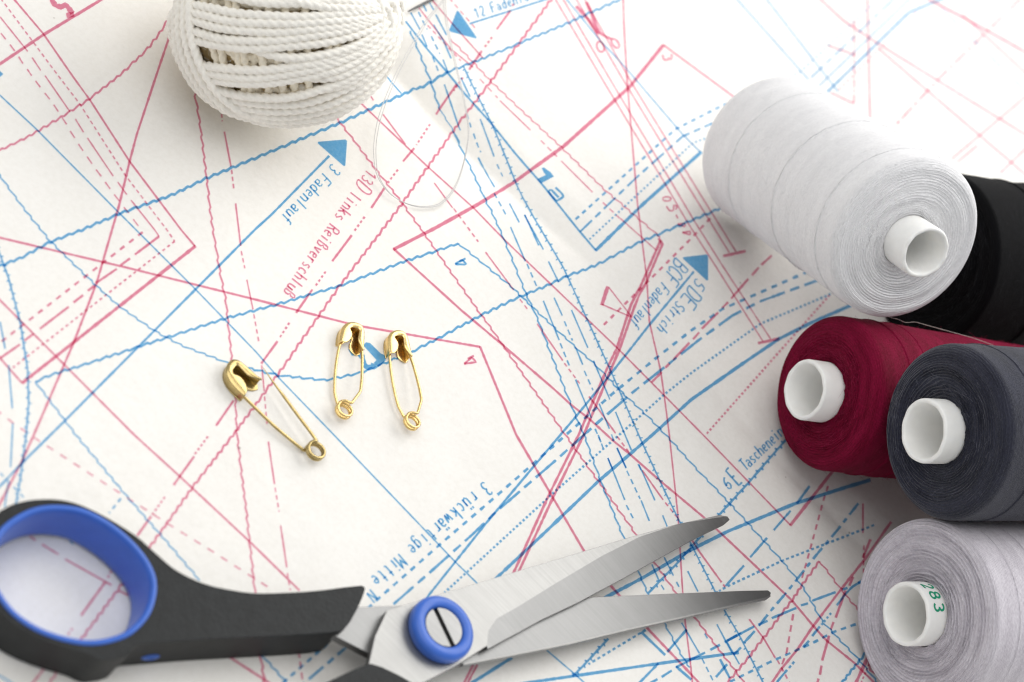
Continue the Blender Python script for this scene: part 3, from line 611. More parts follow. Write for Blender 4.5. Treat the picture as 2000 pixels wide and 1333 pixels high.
# ------------------------------------------------------------------ spools of thread
def axis_quat(a): return Vector((0, 0, 1)).rotation_difference(Vector(a))
def spool(label, c, az, tl, Rb, L, rt, pr, thread, shoulder=4.5, grooves=(), ring=0.55, amp=0.10, spin=0.0, fuzz_n=500, fuzz_mat=None, coarse=1.0, back=0.0, fz=.016):
    a = np.array([math.cos(az) * math.cos(tl), math.sin(az) * math.cos(tl), math.sin(tl)])
    c = np.array(c, float) - a * back; L = L + back; grooves = [(g + back, t_, d_) for g, t_, d_ in grooves]  # back lengthens the unseen tail, added to deepen the shade between spools
    qt = axis_quat(a) @ Quaternion((0, 0, 1), spin)
    t = thing("thread_spool", label, "thread spool", c, "spools of sewing thread", qt)
    # tube: a lathe with wall thickness, open bore
    wall = 1.05; prof = [(L - 2, rt), (L + pr - .5, rt), (L + pr - .12, rt - .12), (L + pr, rt - .4), (L + pr, rt - wall + .3), (L + pr - .35, rt - wall), (-pr + .4, rt - wall), (-pr, rt - wall + .3), (-pr, rt - .3), (-pr + .4, rt), (2, rt)]
    th = np.linspace(0, 2 * np.pi, 96, endpoint=False)
    V = np.array([[(r * math.cos(x), r * math.sin(x), s + (0.10 * math.sin(3 * x + 1) + .06 * math.sin(11 * x)) * (s > L + pr - 1)) for x in th] for s, r in prof]).reshape(-1, 3)
    mesh_obj("spool_tube", V, grid_faces(len(prof), 96, cu=False, cv=True), MAT["plastic"], t)
    # winding
    P = [(0.0, rt + .1), (0.0, Rb - 3), (.9, Rb - .9), (3, Rb)]
    side = np.arange(3.4, L - shoulder * .6, .125); P += [(s, Rb) for s in side]
    n0 = len(P)
    ph = np.linspace(0, 1, int(34 * coarse))[1:]
    for u in ph:                                          # rounded shoulder
        x = u * math.pi / 2; P.append((L - shoulder * .55 + shoulder * .55 * math.sin(x), Rb - shoulder * (1 - math.cos(x)) * .8))
    s1, rr1 = P[-1]; nr = int((rr1 - rt) / (ring / 6.5))
    for k in range(1, nr + 1):
        u = k / nr; P.append((s1 + 1.1 * u * (1 - u) * 1.6 - .3 * u, rr1 + (rt + .05 - rr1) * u))
    P = np.array(P); D = np.gradient(P, axis=0); D /= np.linalg.norm(D, axis=1)[:, None]; Nn = np.stack([D[:, 1] * -1, D[:, 0]], 1) * -1
    arc_s = np.r_[0, np.cumsum(np.linalg.norm(np.diff(P, axis=0), axis=1))]
    na = 300; th = np.linspace(0, 2 * np.pi, na, endpoint=False)
    A_ = arc_s[:, None] - arc_s[n0]
    wob = .55 * np.sin(th * 1 + A_ * .31) + .22 * np.sin(3 * th + A_ * .9 + 1) + .10 * np.sin(9 * th + A_ * 2.3)
    env = np.clip(A_ / 3.0, 0, 1)
    inner = np.clip((A_ - A_.max() + 10) / 10, 0, 1)
    v = np.abs(np.sin(np.pi * (A_ + wob * (.25 + .9 * inner)) / ring)) ** .8
    mod = .75 + .5 * np.sin(A_ * 1.7 + 2 * np.sin(th + A_ * .2)) * .5
    disp = amp * env * (v - .6) * mod * (1 + .9 * inner) + .10 * env * np.sin(A_ * 1.9 + .8 * np.sin(2 * th))
    disp = disp + (1 - env) * .05 * np.sin(th * 2 + P[:, :1] * .25)
    for g, tilt, dep in grooves:
        d = P[:, :1] - (g + tilt * np.sin(th + 1.0)); disp = disp - 1.7 * dep * np.exp(-(d / .14) ** 2) * (np.arange(len(P))[:, None] < n0 + 4)
    S_ = P[:, :1] + Nn[:, :1] * disp; R_ = P[:, 1:] + Nn[:, 1:] * disp
    if grooves:
        pass
    V = np.stack([R_ * np.cos(th), R_ * np.sin(th), S_ + 0 * R_], -1).reshape(-1, 3)
    wdg = mesh_obj("thread_winding", V, grid_faces(len(P), na, cv=True)[:, ::-1], thread, t)
    # loose fibres standing off the winding
    if fuzz_n:
        bag = Bag()
        for _ in range(fuzz_n):
            if random.random() < .62:
                s = random.uniform(2, L - shoulder * .6); x = random.uniform(0, 2 * math.pi); p = np.array([Rb * math.cos(x), Rb * math.sin(x), s]); n = np.array([math.cos(x), math.sin(x), 0])
            else:
                r = random.uniform(rt + 1, Rb - shoulder * .8 - .3); x = random.uniform(0, 2 * math.pi); p = np.array([r * math.cos(x), r * math.sin(x), L + .25]); n = np.array([math.cos(x) * .25, math.sin(x) * .25, 1])
            tg = np.array([-math.sin(x), math.cos(x), random.uniform(-.6, .6)]); tg *= random.choice((-1, 1))
            ln = random.uniform(.5, 2.2); u = np.linspace(0, 1, 6)[:, None]; rv = rng.standard_normal(3) * .35
            Q = p + tg * ln * u + n * (ln * .55 * np.sin(u * random.uniform(1.6, 3.0)) * random.uniform(.10, .38)) + rv * u * u * ln
            bag.add(*tube(Q, fz, 3, cap=False))
        f = bag.obj("fuzz", fuzz_mat or thread, t); f["kind"] = "stuff"
    return t, qt
rad = math.radians
def axis_of(az, tl):
    az, tl = rad(az), rad(tl); return np.array([math.cos(az) * math.cos(tl), math.sin(az) * math.cos(tl), math.sin(tl)])
SP_W = spool("white thread spool propped up on the black one, tube end facing right", (11.01, 94.99, 15.49), rad(-47.39), rad(34.62), 18.83, 63.78, 5.94, 7.04, MAT["th_white"], 3.6,
      grooves=((17, 1.1, .15), (38, 1.4, .19), (57, 1.0, .17)), ring=.60, amp=.22, fuzz_n=900, fuzz_mat=MAT["fz_white"])
SP_R = spool("crimson thread spool beside the black one, white tube pointing left", (98.85, 83.68, 17.66), rad(-132.63), rad(1.0), 17.6, 60.71, 6.85, 5.55, MAT["th_red"], 5.5, back=20.0,
      grooves=((50, .5, .15), (44, .7, .12)), ring=.60, amp=.33, spin=1.0, fuzz_n=2000, fuzz_mat=MAT["fz_red"])
SP_D = spool("dark slate grey thread spool stacked on top of the crimson and lilac ones", tuple(np.array([117.91, 71.81, 55.2]) + 69.06 * (axis_of(-129.92, -7.4) - axis_of(-129.92, -2.0))), rad(-129.92), rad(-2.0), 18.6, 64.0, 6.79, 5.06, MAT["th_dark"], 5.0, back=20.0,
      grooves=((55, .6, .16), (40, .5, .12)), ring=.60, amp=.33, spin=2.0, fuzz_n=420, fuzz_mat=MAT["fz_pale"], fz=.010)
SP_L = spool("pale lilac grey thread spool with green 283 printed on its tube", (142.71, 55.16, 20.1), rad(-129.33), rad(1.6), 20.1, 64.02, 6.77, 4.94, MAT["th_lilac"], 3.2, back=20.0,
      grooves=((48, .8, .15), (40, 1.2, .13), (56, .5, .13)), ring=.78, amp=.58, spin=.4, fuzz_n=700)
SP_B = spool("black thread spool lying behind under the white spool", (100.53, 151.09, 21.5), rad(230), 0.0, 21.5, 64.0, 6.8, 5.0, MAT["th_black"], 2.6,
      grooves=((10, 1.5, .2), (18, 1.2, .2), (27, 1.6, .25), (36, 1.1, .2), (45, 1.6, .2)), ring=.6, amp=.25, fuzz_n=1400, fuzz_mat=MAT["fz_grey"])

# green number on the lilac tube: strokes bent round the tube
def number_on_tube(t, qt, text, L, rt, pr, ang0, dang, s0, h):
    iq = qt.inverted(); bag = Bag()
    for k, ch in enumerate(text):
        paths = {"2": GL["2"], "8": [arc(.3, .75, .24, .24, -90, 270, 13), arc(.3, .27, .29, .27, -90, 270, 13)], "3": GL["3"]}[ch]
        for path in paths:
            Q, _ = resample(np.array(path), .05)
            W_ = np.array([( (rt + .03) * math.cos(ang0 + dang * (k + x)), (rt + .03) * math.sin(ang0 + dang * (k + x)), s0 + h * y) for x, y in Q])
            T = np.gradient(W_, axis=0); T /= np.linalg.norm(T, axis=1)[:, None]; rd = W_ * np.array([1, 1, 0]); rd /= np.linalg.norm(rd, axis=1)[:, None]
            sdv = np.cross(T, rd) * .25
            bag.add(np.stack([W_ - sdv, W_ + sdv], 1).reshape(-1, 3), grid_faces(len(W_), 2))
    return bag.obj("printed_number", MAT["green"], t, smooth=False)
def tube_angle(c, qt, px, rt, L):
    """angle round the tube at which photo pixel px falls"""
    best = None
    q = np.array(qt.to_matrix())
    for s in np.arange(L, L + 6, .3):
        for x in np.linspace(0, 2 * np.pi, 240):
            p = q @ np.array([rt * math.cos(x), rt * math.sin(x), s]) + c
            n = q @ np.array([math.cos(x), math.sin(x), 0])
            if n @ (CAM - p) < 0: continue
            v = p - CAM; z = -(v @ _b); e = (1000 + FPX * (v @ _r) / z - px[0]) ** 2 + (666.5 - FPX * (v @ _u) / z - px[1]) ** 2
            if best is None or e < best[0]: best = (e, x, s)
    return best[1], best[2]
cL_ = np.array([142.71, 55.16, 20.1]); cL_ = cL_ - axis_of(-129.33, 1.6) * 20.0; a0, s0 = tube_angle(cL_, SP_L[1], (1817, 1148), 6.77, 84.02); a1, s1 = tube_angle(cL_, SP_L[1], (1841, 1192), 6.77, 84.02)
da = (a1 - a0 + math.pi) % (2 * math.pi) - math.pi
number_on_tube(SP_L[0], SP_L[1], "283", 84.02, 6.77, 4.94, a0 - da * .25, da / 2.0, (s0 + s1) / 2 + 1.9, -2.7)

# pale thread end lying in the seam between the crimson and black spools
P = on_plane([(1720, 616), (1731, 618), (1742, 622), (1756, 624), (1770, 629), (1786, 631), (1800, 634), (1850, 646), (1900, 660), (1940, 674)], (98.85 - 20, 83.68 + 10, 34.5), (0, 0, 1))
V, Fs = tube(smooth_path(P + rng.standard_normal(P.shape) * .13, 8), .075, 6)
tl_ = mesh_obj("loose_thread", V, fix_quads(Fs), MAT["dull"]); tagged(tl_, "short pale loose thread lying along the seam between crimson and black spools", "loose thread")

# ------------------------------------------------------------------ ball of cotton cord
BR = 25.0; BC = at([(561, 25)], BR - .4)[0]
ball = thing("yarn_ball", "ball of thick cream cotton cord cut off by the top of the picture", "yarn ball", (BC[0], BC[1], 0))
O0 = (BC[0], BC[1], 0)
bV = (CAM - BC); bV /= np.linalg.norm(bV)
def on_ball(px, rad_):
    v = ray([px])[0]; v = v / np.linalg.norm(v); oc = CAM - BC; b = oc @ v; disc = b * b - (oc @ oc - rad_ * rad_)
    if disc < 0:
        t = -b; p = CAM + v * t - BC; return BC + p / np.linalg.norm(p) * rad_
    return CAM + v * (-b - math.sqrt(disc))
def cord(bag, p3, rad_, cr=.86, lob=3, pitch=5.4, k=12, step=.26, wig=.12):
    A_, B_, C_ = [on_ball((330 + p3[i] / 4, p3[i + 1] / 4), rad_) - BC for i in (0, 2, 4)]
    n = np.cross(B_ - A_, C_ - A_); n /= np.linalg.norm(n); d = n @ A_; rc = math.sqrt(max(1, rad_ * rad_ - d * d))
    e1 = A_ - n * d; e1 /= np.linalg.norm(e1); e2 = np.cross(n, e1)
    ang = lambda Q: math.atan2((Q - n * d) @ e2, (Q - n * d) @ e1)
    tb_, tc_ = ang(B_) % (2 * math.pi), ang(C_) % (2 * math.pi)
    if tb_ > tc_: tc_ -= 2 * math.pi
    full = rad_ < BR - 2; ex = 0.55
    lo, hi = (min(0, tc_) - ex, max(0, tc_) + ex) if not full else (0, 2 * math.pi)
    m = int((hi - lo) * rc / step); t = np.linspace(lo, hi, m, endpoint=not full)
    wv = wig * (np.sin(t * 5 + random.uniform(0, 6)) + .6 * np.sin(t * 11 + random.uniform(0, 6)))
    hv = wig * .5 * np.sin(t * 7 + random.uniform(0, 6))
    if not full: hv = hv - 3.2 * np.clip(1 - np.minimum(t - lo, hi - t) / ex, 0, 1) ** 1.5
    Pc = n * (d + wv)[:, None] + (rc + hv)[:, None] * (np.cos(t)[:, None] * e1 + np.sin(t)[:, None] * e2)
    Vv, Ff = tube(Pc + BC, cr, k, closed=full, lobes=lob, lobe_amp=.34, pitch=pitch, up=Pc, cap=False)
    bag.add(Vv, Ff)
u_, v_ = np.meshgrid(np.linspace(0, 2 * np.pi, 64, endpoint=False), np.linspace(.001, np.pi - .001, 33), indexing="ij")
mesh_obj("core", np.stack([np.cos(u_) * np.sin(v_), np.sin(u_) * np.sin(v_), np.cos(v_)], -1).reshape(-1, 3) * (BR - 3.6) + BC, grid_faces(64, 33, cu=True), MAT["core"], ball, origin=O0)
ub = Bag()
x = -60
while x < 1900:                                            # inner layer, running crosswise
    lean = 60 + random.uniform(-25, 40)
    cord(ub, (x, -300, x + lean, 350, x + lean * 1.6 + (900 - x) * .12, 820), BR - 2.75, .80, wig=.2, step=.32, k=10)
    x += random.choice((66, 72, 80, 100, 135, 150))
for k in range(9):
    cord(ub, (200 + k * 60, -100 + k * 95, 900, -60 + k * 110, 1700 - k * 40, -150 + k * 90), BR - 3.6, .85, wig=.2, step=.4, k=8)
ub.obj("inner_winding", MAT["under"], ball, origin=O0)
ob = Bag(); r0 = BR - 1.45
for p in ((175, 34, 700, 118, 1500, 100), (172, 95, 700, 180, 1540, 135), (172, 158, 700, 246, 1590, 150), (176, 240, 700, 318, 1640, 140), (186, 300, 700, 378, 1650, 190),
          (880, -28, 1180, 45, 1570, 60), (840, -70, 1150, -10, 1540, 30), (980, 10, 1230, 62, 1580, 85),
          (270, 508, 700, 548, 1480, 370), (285, 556, 700, 604, 1520, 400), (310, 604, 760, 652, 1560, 420), (330, 640, 700, 690, 1560, 470) if False else (940, 455, 1250, 420, 1600, 260),
          (340, 680, 900, 760, 1560, 520), (380, 730, 930, 815, 1600, 560), (430, 785, 960, 865, 1630, 600), (500, 840, 1000, 905, 1660, 620), (560, 885, 1040, 940, 1680, 650), (700, 950, 1100, 955, 1690, 680),
          (1150, 505, 1420, 430, 1690, 200), (1240, 560, 1480, 470, 1720, 220), (1350, 590, 1540, 480, 1745, 200), (1420, 640, 1600, 500, 1775, 200), (1500, 660, 1660, 500, 1800, 220), (1580, 650, 1700, 500, 1820, 240), (1640, 640, 1750, 470, 1835, 240),
          (1690, 60, 1725, 160, 1700, 330), (1735, 20, 1770, 150, 1745, 330), (1790, 0, 1815, 140, 1800, 300), (1600, -60, 1650, 60, 1660, 200), (330, -60, 800, 20, 1300, 10), (250, -120, 800, -60, 1400, -80), (240, -190, 800, -140, 1400, -160)):
    cord(ob, p, r0 + random.uniform(-.15, .15), .88)
for p in ((165, -20, 215, 430, 500, 830), (125, 0, 178, 470, 445, 850), (88, 20, 140, 500, 390, 830), (60, 60, 108, 500, 320, 790), (40, 100, 80, 480, 260, 750)):
    cord(ob, p, r0 + .75, .9)
ob.obj("cord_winding", MAT["cotton"], ball, origin=O0)
fb = Bag()
for _ in range(1500):
    n = rng.standard_normal(3); n /= np.linalg.norm(n); p = BC + n * (BR - .75); tg = np.cross(n, rng.standard_normal(3)); tg /= np.linalg.norm(tg)
    ln = random.uniform(.6, 2.0); u = np.linspace(0, 1, 6)[:, None]
    fb.add(*tube(p + tg * ln * u + n * np.sin(u * random.uniform(1.5, 3)) * random.uniform(.1, .5) + rng.standard_normal(3) * .3 * u * u, .014, 3, cap=False))
f = fb.obj("fuzz", MAT["cotton"], ball, origin=O0); f["kind"] = "stuff"

# ------------------------------------------------------------------ safety pins
def pin_px(*xy): return at(pp(cP, *xy), 1.3)[:, :2]
coil3 = pin_px(1702, 912)[0]; att3 = pin_px(1503, 335)[0]
def local(P):                                              # pin frame: origin at the coil
    return np.asarray(P) - coil3
outer = local(pin_px(1492, 338, 1478, 270, 1474, 215, 1484, 172, 1512, 140, 1560, 124, 1612, 132, 1648, 165, 1668, 215, 1682, 275, 1692, 325, 1701, 352))
inner = local(pin_px(1548, 328, 1572, 300, 1580, 262, 1572, 232, 1548, 205, 1555, 182, 1595, 178, 1616, 190, 1622, 232, 1628, 272, 1655, 315, 1694, 362))
lower = local(pin_px(1535, 322, 1545, 300, 1560, 280, 1570, 265, 1572, 250, 1580, 240, 1590, 240, 1596, 262, 1592, 300, 1605, 335, 1635, 362, 1672, 380))
W1, W2 = local(pin_px(1502, 330)), local(pin_px(1690, 350))
def clasp_mesh(mat):
    O, I, Lw = (smooth_path(X, 5) for X in (outer, inner, lower)); n = len(O)
    T = np.gradient(O, axis=0); T /= np.linalg.norm(T, axis=1)[:, None]; Nn = np.stack([-T[:, 1], T[:, 0]], 1)
    if ((O + Nn - (O.mean(0))) ** 2).sum() < ((O - Nn - O.mean(0)) ** 2).sum(): Nn = -Nn
    rows = []
    for u in np.linspace(0, 1, 7): rows.append(np.c_[I + (O - I) * u * .93, 1.80 + .28 * math.sin(u * math.pi * .8 + .25) + 0 * I[:, :1]])
    for a in np.linspace(60, -60, 7): rows.append(np.c_[O + Nn * (.34 * math.cos(rad(a)) - .64), np.full(n, 1.05 + .82 * math.sin(rad(a)) / math.sin(rad(60)))])
    for u in np.linspace(.94, 0, 7): rows.append(np.c_[Lw + (O - Lw) * u, np.full(n, .20 + .05 * (1 - u))])
    V = np.stack(rows).reshape(-1, 3)
    o = mesh_obj("clasp", V, grid_faces(len(rows), n), mat)
    m = o.modifiers.new("sheet", "SOLIDIFY"); m.thickness = .22 * MM; m.offset = 0
    o.modifiers.new("smooth", "SUBSURF").levels = 1; o.modifiers["smooth"].render_levels = 1
    return o
def wire_path(pts, zs):
    return smooth_path(np.c_[np.asarray(pts), np.asarray(zs)], 14)
wr = .30
def coil_pts(r, a0, a1, z0, z1, n=70):
    a = np.linspace(a0, a1, n); return np.stack([r * np.cos(a), r * np.sin(a), np.linspace(z0, z1, n)], 1)
def closed_wire(mat):
    left = local(pin_px(1510, 290, 1518, 380, 1535, 500, 1565, 640, 1600, 760, 1642, 862)); right = local(pin_px(1770, 850, 1768, 740, 1750, 620, 1722, 490, 1695, 380, 1668, 300))
    r = 1.62; aL = math.atan2(*(left[-1][::-1])); aR = math.atan2(*(right[0][::-1]))
    a1 = aR
    while a1 > aL - 4.2 * math.pi: a1 -= 2 * math.pi
    C = coil_pts(r, aL, a1, .42, 2.5)
    P = np.vstack([wire_path(left[:-1], np.linspace(1.3, .6, 5)), C[1:-1], wire_path(right[1:], np.linspace(2.35, 1.4, 5))])
    P, _ = resample(P, .22); k = np.ones(5) / 5
    Q = P.copy()
    for i in range(3): Q[2:-2, i] = np.convolve(P[:, i], k, "valid")
    V, Fs = tube(Q, wr, 10); return mesh_obj("wire", V, fix_quads(Fs), mat)
def open_wires(mat, inv):
    fix = inv(at(pp(cP, 225, 690, 300, 752, 500, 935, 700, 1095, 800, 1172), 1.0)[:, :2]); free = inv(at(pp(cP, 880, 1095, 830, 1020, 760, 925, 690, 830, 600, 705, 500, 570, 410, 438), 1.8)[:, :2])
    aL = math.atan2(*(fix[-1][::-1])); aR = math.atan2(*(free[0][::-1])); a1 = aR
    while a1 > aL - 4.2 * math.pi: a1 -= 2 * math.pi
    C = coil_pts(1.62, aL, a1, .42, 2.0)
    P = np.vstack([wire_path(fix[:-1], np.linspace(1.3, .6, 4)), C[1:-1], wire_path(free, np.linspace(1.9, 1.7, len(free)))])
    P, s = resample(P, .22); k = np.ones(5) / 5; Q = P.copy()
    for i in range(3): Q[2:-2, i] = np.convolve(P[:, i], k, "valid")
    rr = np.interp(s, [0, s[-1] - 7, s[-1] - .3, s[-1]], [wr, wr, .06, .02])
    V, Fs = tube(Q, rr, 10); return mesh_obj("wire", V, fix_quads(Fs), mat)
G_PIN = "gilt safety pins on the pattern sheet"
pin3 = thing("safety_pin", "closed gold safety pin to the right of the large blue 12", "safety pin", (*coil3, 0.15), G_PIN)
cl3 = clasp_mesh(MAT["gold"]); cl3.parent = pin3; closed_wire(MAT["gold"]).parent = pin3
def fit_pin(coil, att):                                    # turn and size so that coil and fixed wire match
    d0 = att3 - coil3; d1 = att - coil; return math.atan2(d1[1], d1[0]) - math.atan2(d0[1], d0[0]), np.linalg.norm(d1) / np.linalg.norm(d0)
coil2 = pin_px(1113, 812)[0]; rot2, sc2 = fit_pin(coil2, pin_px(1070, 232)[0])
pin2 = pin3.copy(); COL.objects.link(pin2); pin2.location = Vector((*coil2, .15)) * MM; pin2.rotation_euler = (0, 0, rot2); pin2.scale = (sc2,) * 3
pin2["label"] = "closed gold safety pin, the middle one, left of the blue 12"
for ch in list(pin3.children):
    c = ch.copy(); COL.objects.link(c); c.parent = pin2
coil1 = pin_px(868, 1165)[0]; rot1, sc1 = fit_pin(coil1, pin_px(238, 706)[0])
pin1 = thing("safety_pin", "open darker brass safety pin with its pointed arm sprung out", "safety pin", (*coil1, .15), G_PIN)
pin1.rotation_euler = (0, 0, rot1); pin1.scale = (sc1,) * 3
def inv1(P):
    d = (np.asarray(P) - coil1) / sc1; c, s = math.cos(-rot1), math.sin(-rot1); return np.stack([d[:, 0] * c - d[:, 1] * s, d[:, 0] * s + d[:, 1] * c], 1)
open_wires(MAT["gilded"], inv1).parent = pin1
cl1 = clasp_mesh(MAT["gilded"]); cl1.parent = pin1

# ------------------------------------------------------------------ scissors
piv = at([(866, 1226)], 7.0)[0]; tipm = at([(1470, 1090)], 3.0)[0]
bu = (tipm - piv)[:2]; blen = np.linalg.norm(bu); bu = bu / blen
SLOPE = 3.6 / blen
nrm = np.array([SLOPE * bu[0], SLOPE * bu[1], 1.0])
def plane_at(h):                                           # blade plane sinking towards the tips, h above pivot level
    return np.array([piv[0], piv[1], 7.0 + h])
def bl(px, h): return on_plane(px, plane_at(h), nrm)
sc = thing("scissors", "open scissors with black handles, blue finger rings and steel blades", "scissors", (piv[0], piv[1], 0))
SO = (piv[0], piv[1], 0)
def blade(topline, cutline, bevel, ztop, thick, mats, tang):
    """topline: spine; cutline: cutting edge, matched to bevel points; all in pixels"""
    S = bl(topline, ztop); E = bl(cutline, ztop); Bv = bl(bevel, ztop); E[:, 2] -= np.minimum(thick * .75, .10 * np.linalg.norm((E - Bv)[:, :2], axis=1) + .04); T = bl(tang, ztop)
    # flat face polygon: spine ... bevel line reversed ... tang
    poly = np.vstack([S, Bv[::-1], T]); n = len(poly); m = len(E)
    low = poly - np.array([0, 0, thick]); lowE = E - np.array([0, 0, thick * .35])
    V = np.vstack([poly, low, E, lowE]); Fs = []; mi = []
    tri = tessellate_polygon([[Vector((p[0], p[1], 0)) for p in poly]])
    for a, b, c in tri:
        ar = np.cross((poly[b] - poly[a])[:2], (poly[c] - poly[a])[:2])
        if ar < 0: b, c = c, b
        Fs.append((a, b, c)); mi.append(0); Fs.append((n + a, n + c, n + b)); mi.append(0)
    nS = len(S); bi = [nS + len(Bv) - 1 - k for k in range(len(Bv))]        # index of bevel point k
    for k in range(m - 1):
        Fs.append((bi[k], 2 * n + k, 2 * n + k + 1, bi[k + 1])); mi.append(1)
        Fs.append((2 * n + k, 2 * n + m + k, 2 * n + m + k + 1, 2 * n + k + 1)); mi.append(1)
        Fs.append((2 * n + m + k, n + bi[k], n + bi[k + 1], 2 * n + m + k + 1)); mi.append(0)
    for i in range(n):
        j = (i + 1) % n
        if i in bi and j in bi: continue
        Fs.append((i, n + i, n + j, j)); mi.append(0)
    for k in (0, m - 1):
        Fs.append((bi[k], n + bi[k], 2 * n + m + k, 2 * n + k)); mi.append(1)
    o = mesh_obj("blade", V, Fs, mats[0], sc, smooth=False, origin=SO)
    o.data.materials.append(mats[1])
    for p, i in zip(o.data.polygons, mi): p.material_index = i
    bm = bmesh.new(); bm.from_mesh(o.data); bmesh.ops.recalc_face_normals(bm, faces=bm.faces); bm.to_mesh(o.data); bm.free()
    b = add_bevel(o, .12, 2, 40); return o
bvA = [(951, 1262), (954, 1232), (970, 1209), (1009, 1187), (1085, 1140), (1176, 1086), (1249, 1049), (1325, 1024), (1405, 1006), (1421, 1009)]
cuA = [(953, 1268), (985, 1250), (1020, 1231), (1060, 1209), (1130, 1176), (1220, 1128), (1290, 1089), (1365, 1048), (1416, 1024), (1426, 1015)]
blade([(756, 1193), (850, 1163), (931, 1140), (1040, 1107), (1140, 1077), (1232, 1049), (1320, 1024.5)], cuA, bvA, 1.6, 1.7, (MAT["steel"], MAT["ground"]),
      [(886, 1303), (824, 1335), (770, 1375), (690, 1385), (706, 1330), (720, 1298), (733, 1242)])
bvB = [(905, 1296), (1000, 1278), (1110, 1256), (1230, 1227), (1330, 1205), (1420, 1184), (1496, 1167), (1505, 1162)]
cuB = [(905, 1300), (1000, 1282), (1110, 1260), (1230, 1231), (1330, 1209), (1420, 1188), (1498, 1171), (1506, 1165)]
blade([(690, 1186), (782, 1183), (900, 1180), (1050, 1172), (1147, 1167), (1300, 1160), (1450, 1154), (1500, 1153), (1506, 1158)], cuB, bvB, -.15, 1.9, (MAT["ground"], MAT["steel"]),
      [(800, 1302), (723, 1278), (672, 1252), (640, 1235), (620, 1200)])
# pivot: blue collar and slotted screw
ctr = on_plane([(870, 1223)], plane_at(4.4), nrm)[0]
zA = Vector(nrm).normalized()
tq = Vector((0, 0, 1)).rotation_difference(zA)
def lathe(prof, n=64):
    th = np.linspace(0, 2 * np.pi, n, endpoint=False)
    return np.array([[(r * math.cos(x), r * math.sin(x), z) for x in th] for z, r in prof]).reshape(-1, 3), grid_faces(len(prof), n, cv=True)
def turned(V): 
    q_ = np.array(tq.to_matrix()); return V @ q_.T + ctr
pr_ = [(-2.85, 6.25), (-2.3, 6.55)] + [(-1.3 + 1.3 * math.sin(rad(a)), 5.35 + 1.25 * math.cos(rad(a))) for a in np.linspace(-20, 95, 10)] + [(-.05, 4.5), (-.35, 4.12), (-.8, 4.0), (-2.6, 3.98)]
V, Fs = lathe(pr_); mesh_obj("pivot_collar", turned(V), Fs[:, ::-1], MAT["bluep"], sc, origin=SO)
sb = Bag(); hr = 3.88; sa = rad(-115)                       # slotted head from two half discs and the slot floor
for sgn in (1, -1):
    n = 40; x0 = .52; a_ = math.acos(x0 / hr); t = np.linspace(-a_, a_, n); ol = np.stack([hr * np.cos(t), hr * np.sin(t)], 1) * sgn
    c_, s_ = math.cos(sa), math.sin(sa); ol = np.stack([ol[:, 0] * c_ - ol[:, 1] * s_, ol[:, 0] * s_ + ol[:, 1] * c_], 1)
    V, Fs = prism(ol, -2.4, -.5); sb.add(turned(V), np.array([tuple(f) + (f[-1],) * (4 - len(f)) for f in Fs]))
V, Fs = lathe([(-2.4, hr - .05), (-2.0, hr - .05), (-2.0, .01)], 40); sb.add(turned(V), Fs[:, ::-1])
so = sb.obj("pivot_screw", MAT["screw"], sc, smooth=False, origin=SO); add_bevel(so, .14, 2, 40)
# handle with finger hole
HZ1, HZ0 = 9.8, .35
ringB = [(0, 1042), (29, 1016), (72, 996), (120, 992), (170, 1002), (225, 1034), (268, 1074), (294, 1114), (301, 1150), (290, 1194), (264, 1227), (232, 1246), (181, 1256), (127, 1249), (72, 1229), (29, 1200), (0, 1165), (-18, 1125), (-16, 1080)]
outl = [(0, 998), (29, 984), (72, 976), (120, 977), (163, 989), (217, 1016), (268, 1049), (301, 1078), (344, 1114), (398, 1140), (453, 1153), (500, 1159), (560, 1158), (620, 1154), (675, 1147), (706, 1144), (713, 1151), (701, 1183), (684, 1215), (671, 1231), (640, 1236), (560, 1241), (480, 1245), (400, 1249), (330, 1254), (275, 1258), (258, 1264), (246, 1282), (200, 1290), (165, 1276), (118, 1262), (62, 1240), (16, 1211), (-18, 1176), (-38, 1125), (-36, 1070), (-20, 1025)]
outw = at(outl, HZ1)[:, :2]; ringw = smooth_path(at(ringB, HZ1)[:, :2], 6, closed=True)
outs = np.vstack([outw[-3:-2], outw[-2:-1], outw[-1:], smooth_path(outw[:15], 4), smooth_path(outw[15:19], 3), smooth_path(outw[19:26], 3), smooth_path(outw[26:-3], 4)[:, :]])
def uniq(P):
    keep = [P[0]]
    for p in P[1:]:
        if np.linalg.norm(p - keep[-1]) > .25: keep.append(p)
    if np.linalg.norm(keep[0] - keep[-1]) < .25: keep.pop()
    return np.array(keep)
outs = uniq(outs)
def handle(outs, ringw, name="handle"):
    V, Fs = prism(outs, HZ0, HZ1, [ringw])
    h = mesh_obj(name, V, Fs, MAT["black"], sc, smooth=True, origin=SO); add_bevel(h, 1.5, 4, 50)
    c = ringw.mean(0); d = c - ringw; L_ = np.linalg.norm(d, axis=1)[:, None]; d = d / L_
    rows = [(-.05, HZ0 + .2), (.4, HZ0 + .05), (.75, HZ0 + .5), (.95, 2.5), (.9, 5.5), (.8, 7.6), (.68, HZ1 - 1.0), (.55, HZ1 - .1), (.3, HZ1 + .28), (-.35, HZ1 + .3), (-.6, HZ1 - .2), (-.6, HZ1 - 1.2)]
    V = np.stack([np.c_[ringw + d * i_, np.full(len(ringw), z)] for i_, z in rows]).reshape(-1, 3)
    g = mesh_obj("finger_ring", V, grid_faces(len(rows), len(ringw), cv=True), MAT["bluep"], h)
    for vv in g.data.vertices: vv.co -= Vector(SO) * MM
    bm = bmesh.new(); bm.from_mesh(g.data); bmesh.ops.recalc_face_normals(bm, faces=bm.faces); bm.to_mesh(g.data); bm.free()
    return h
h1 = handle(outs, ringw)
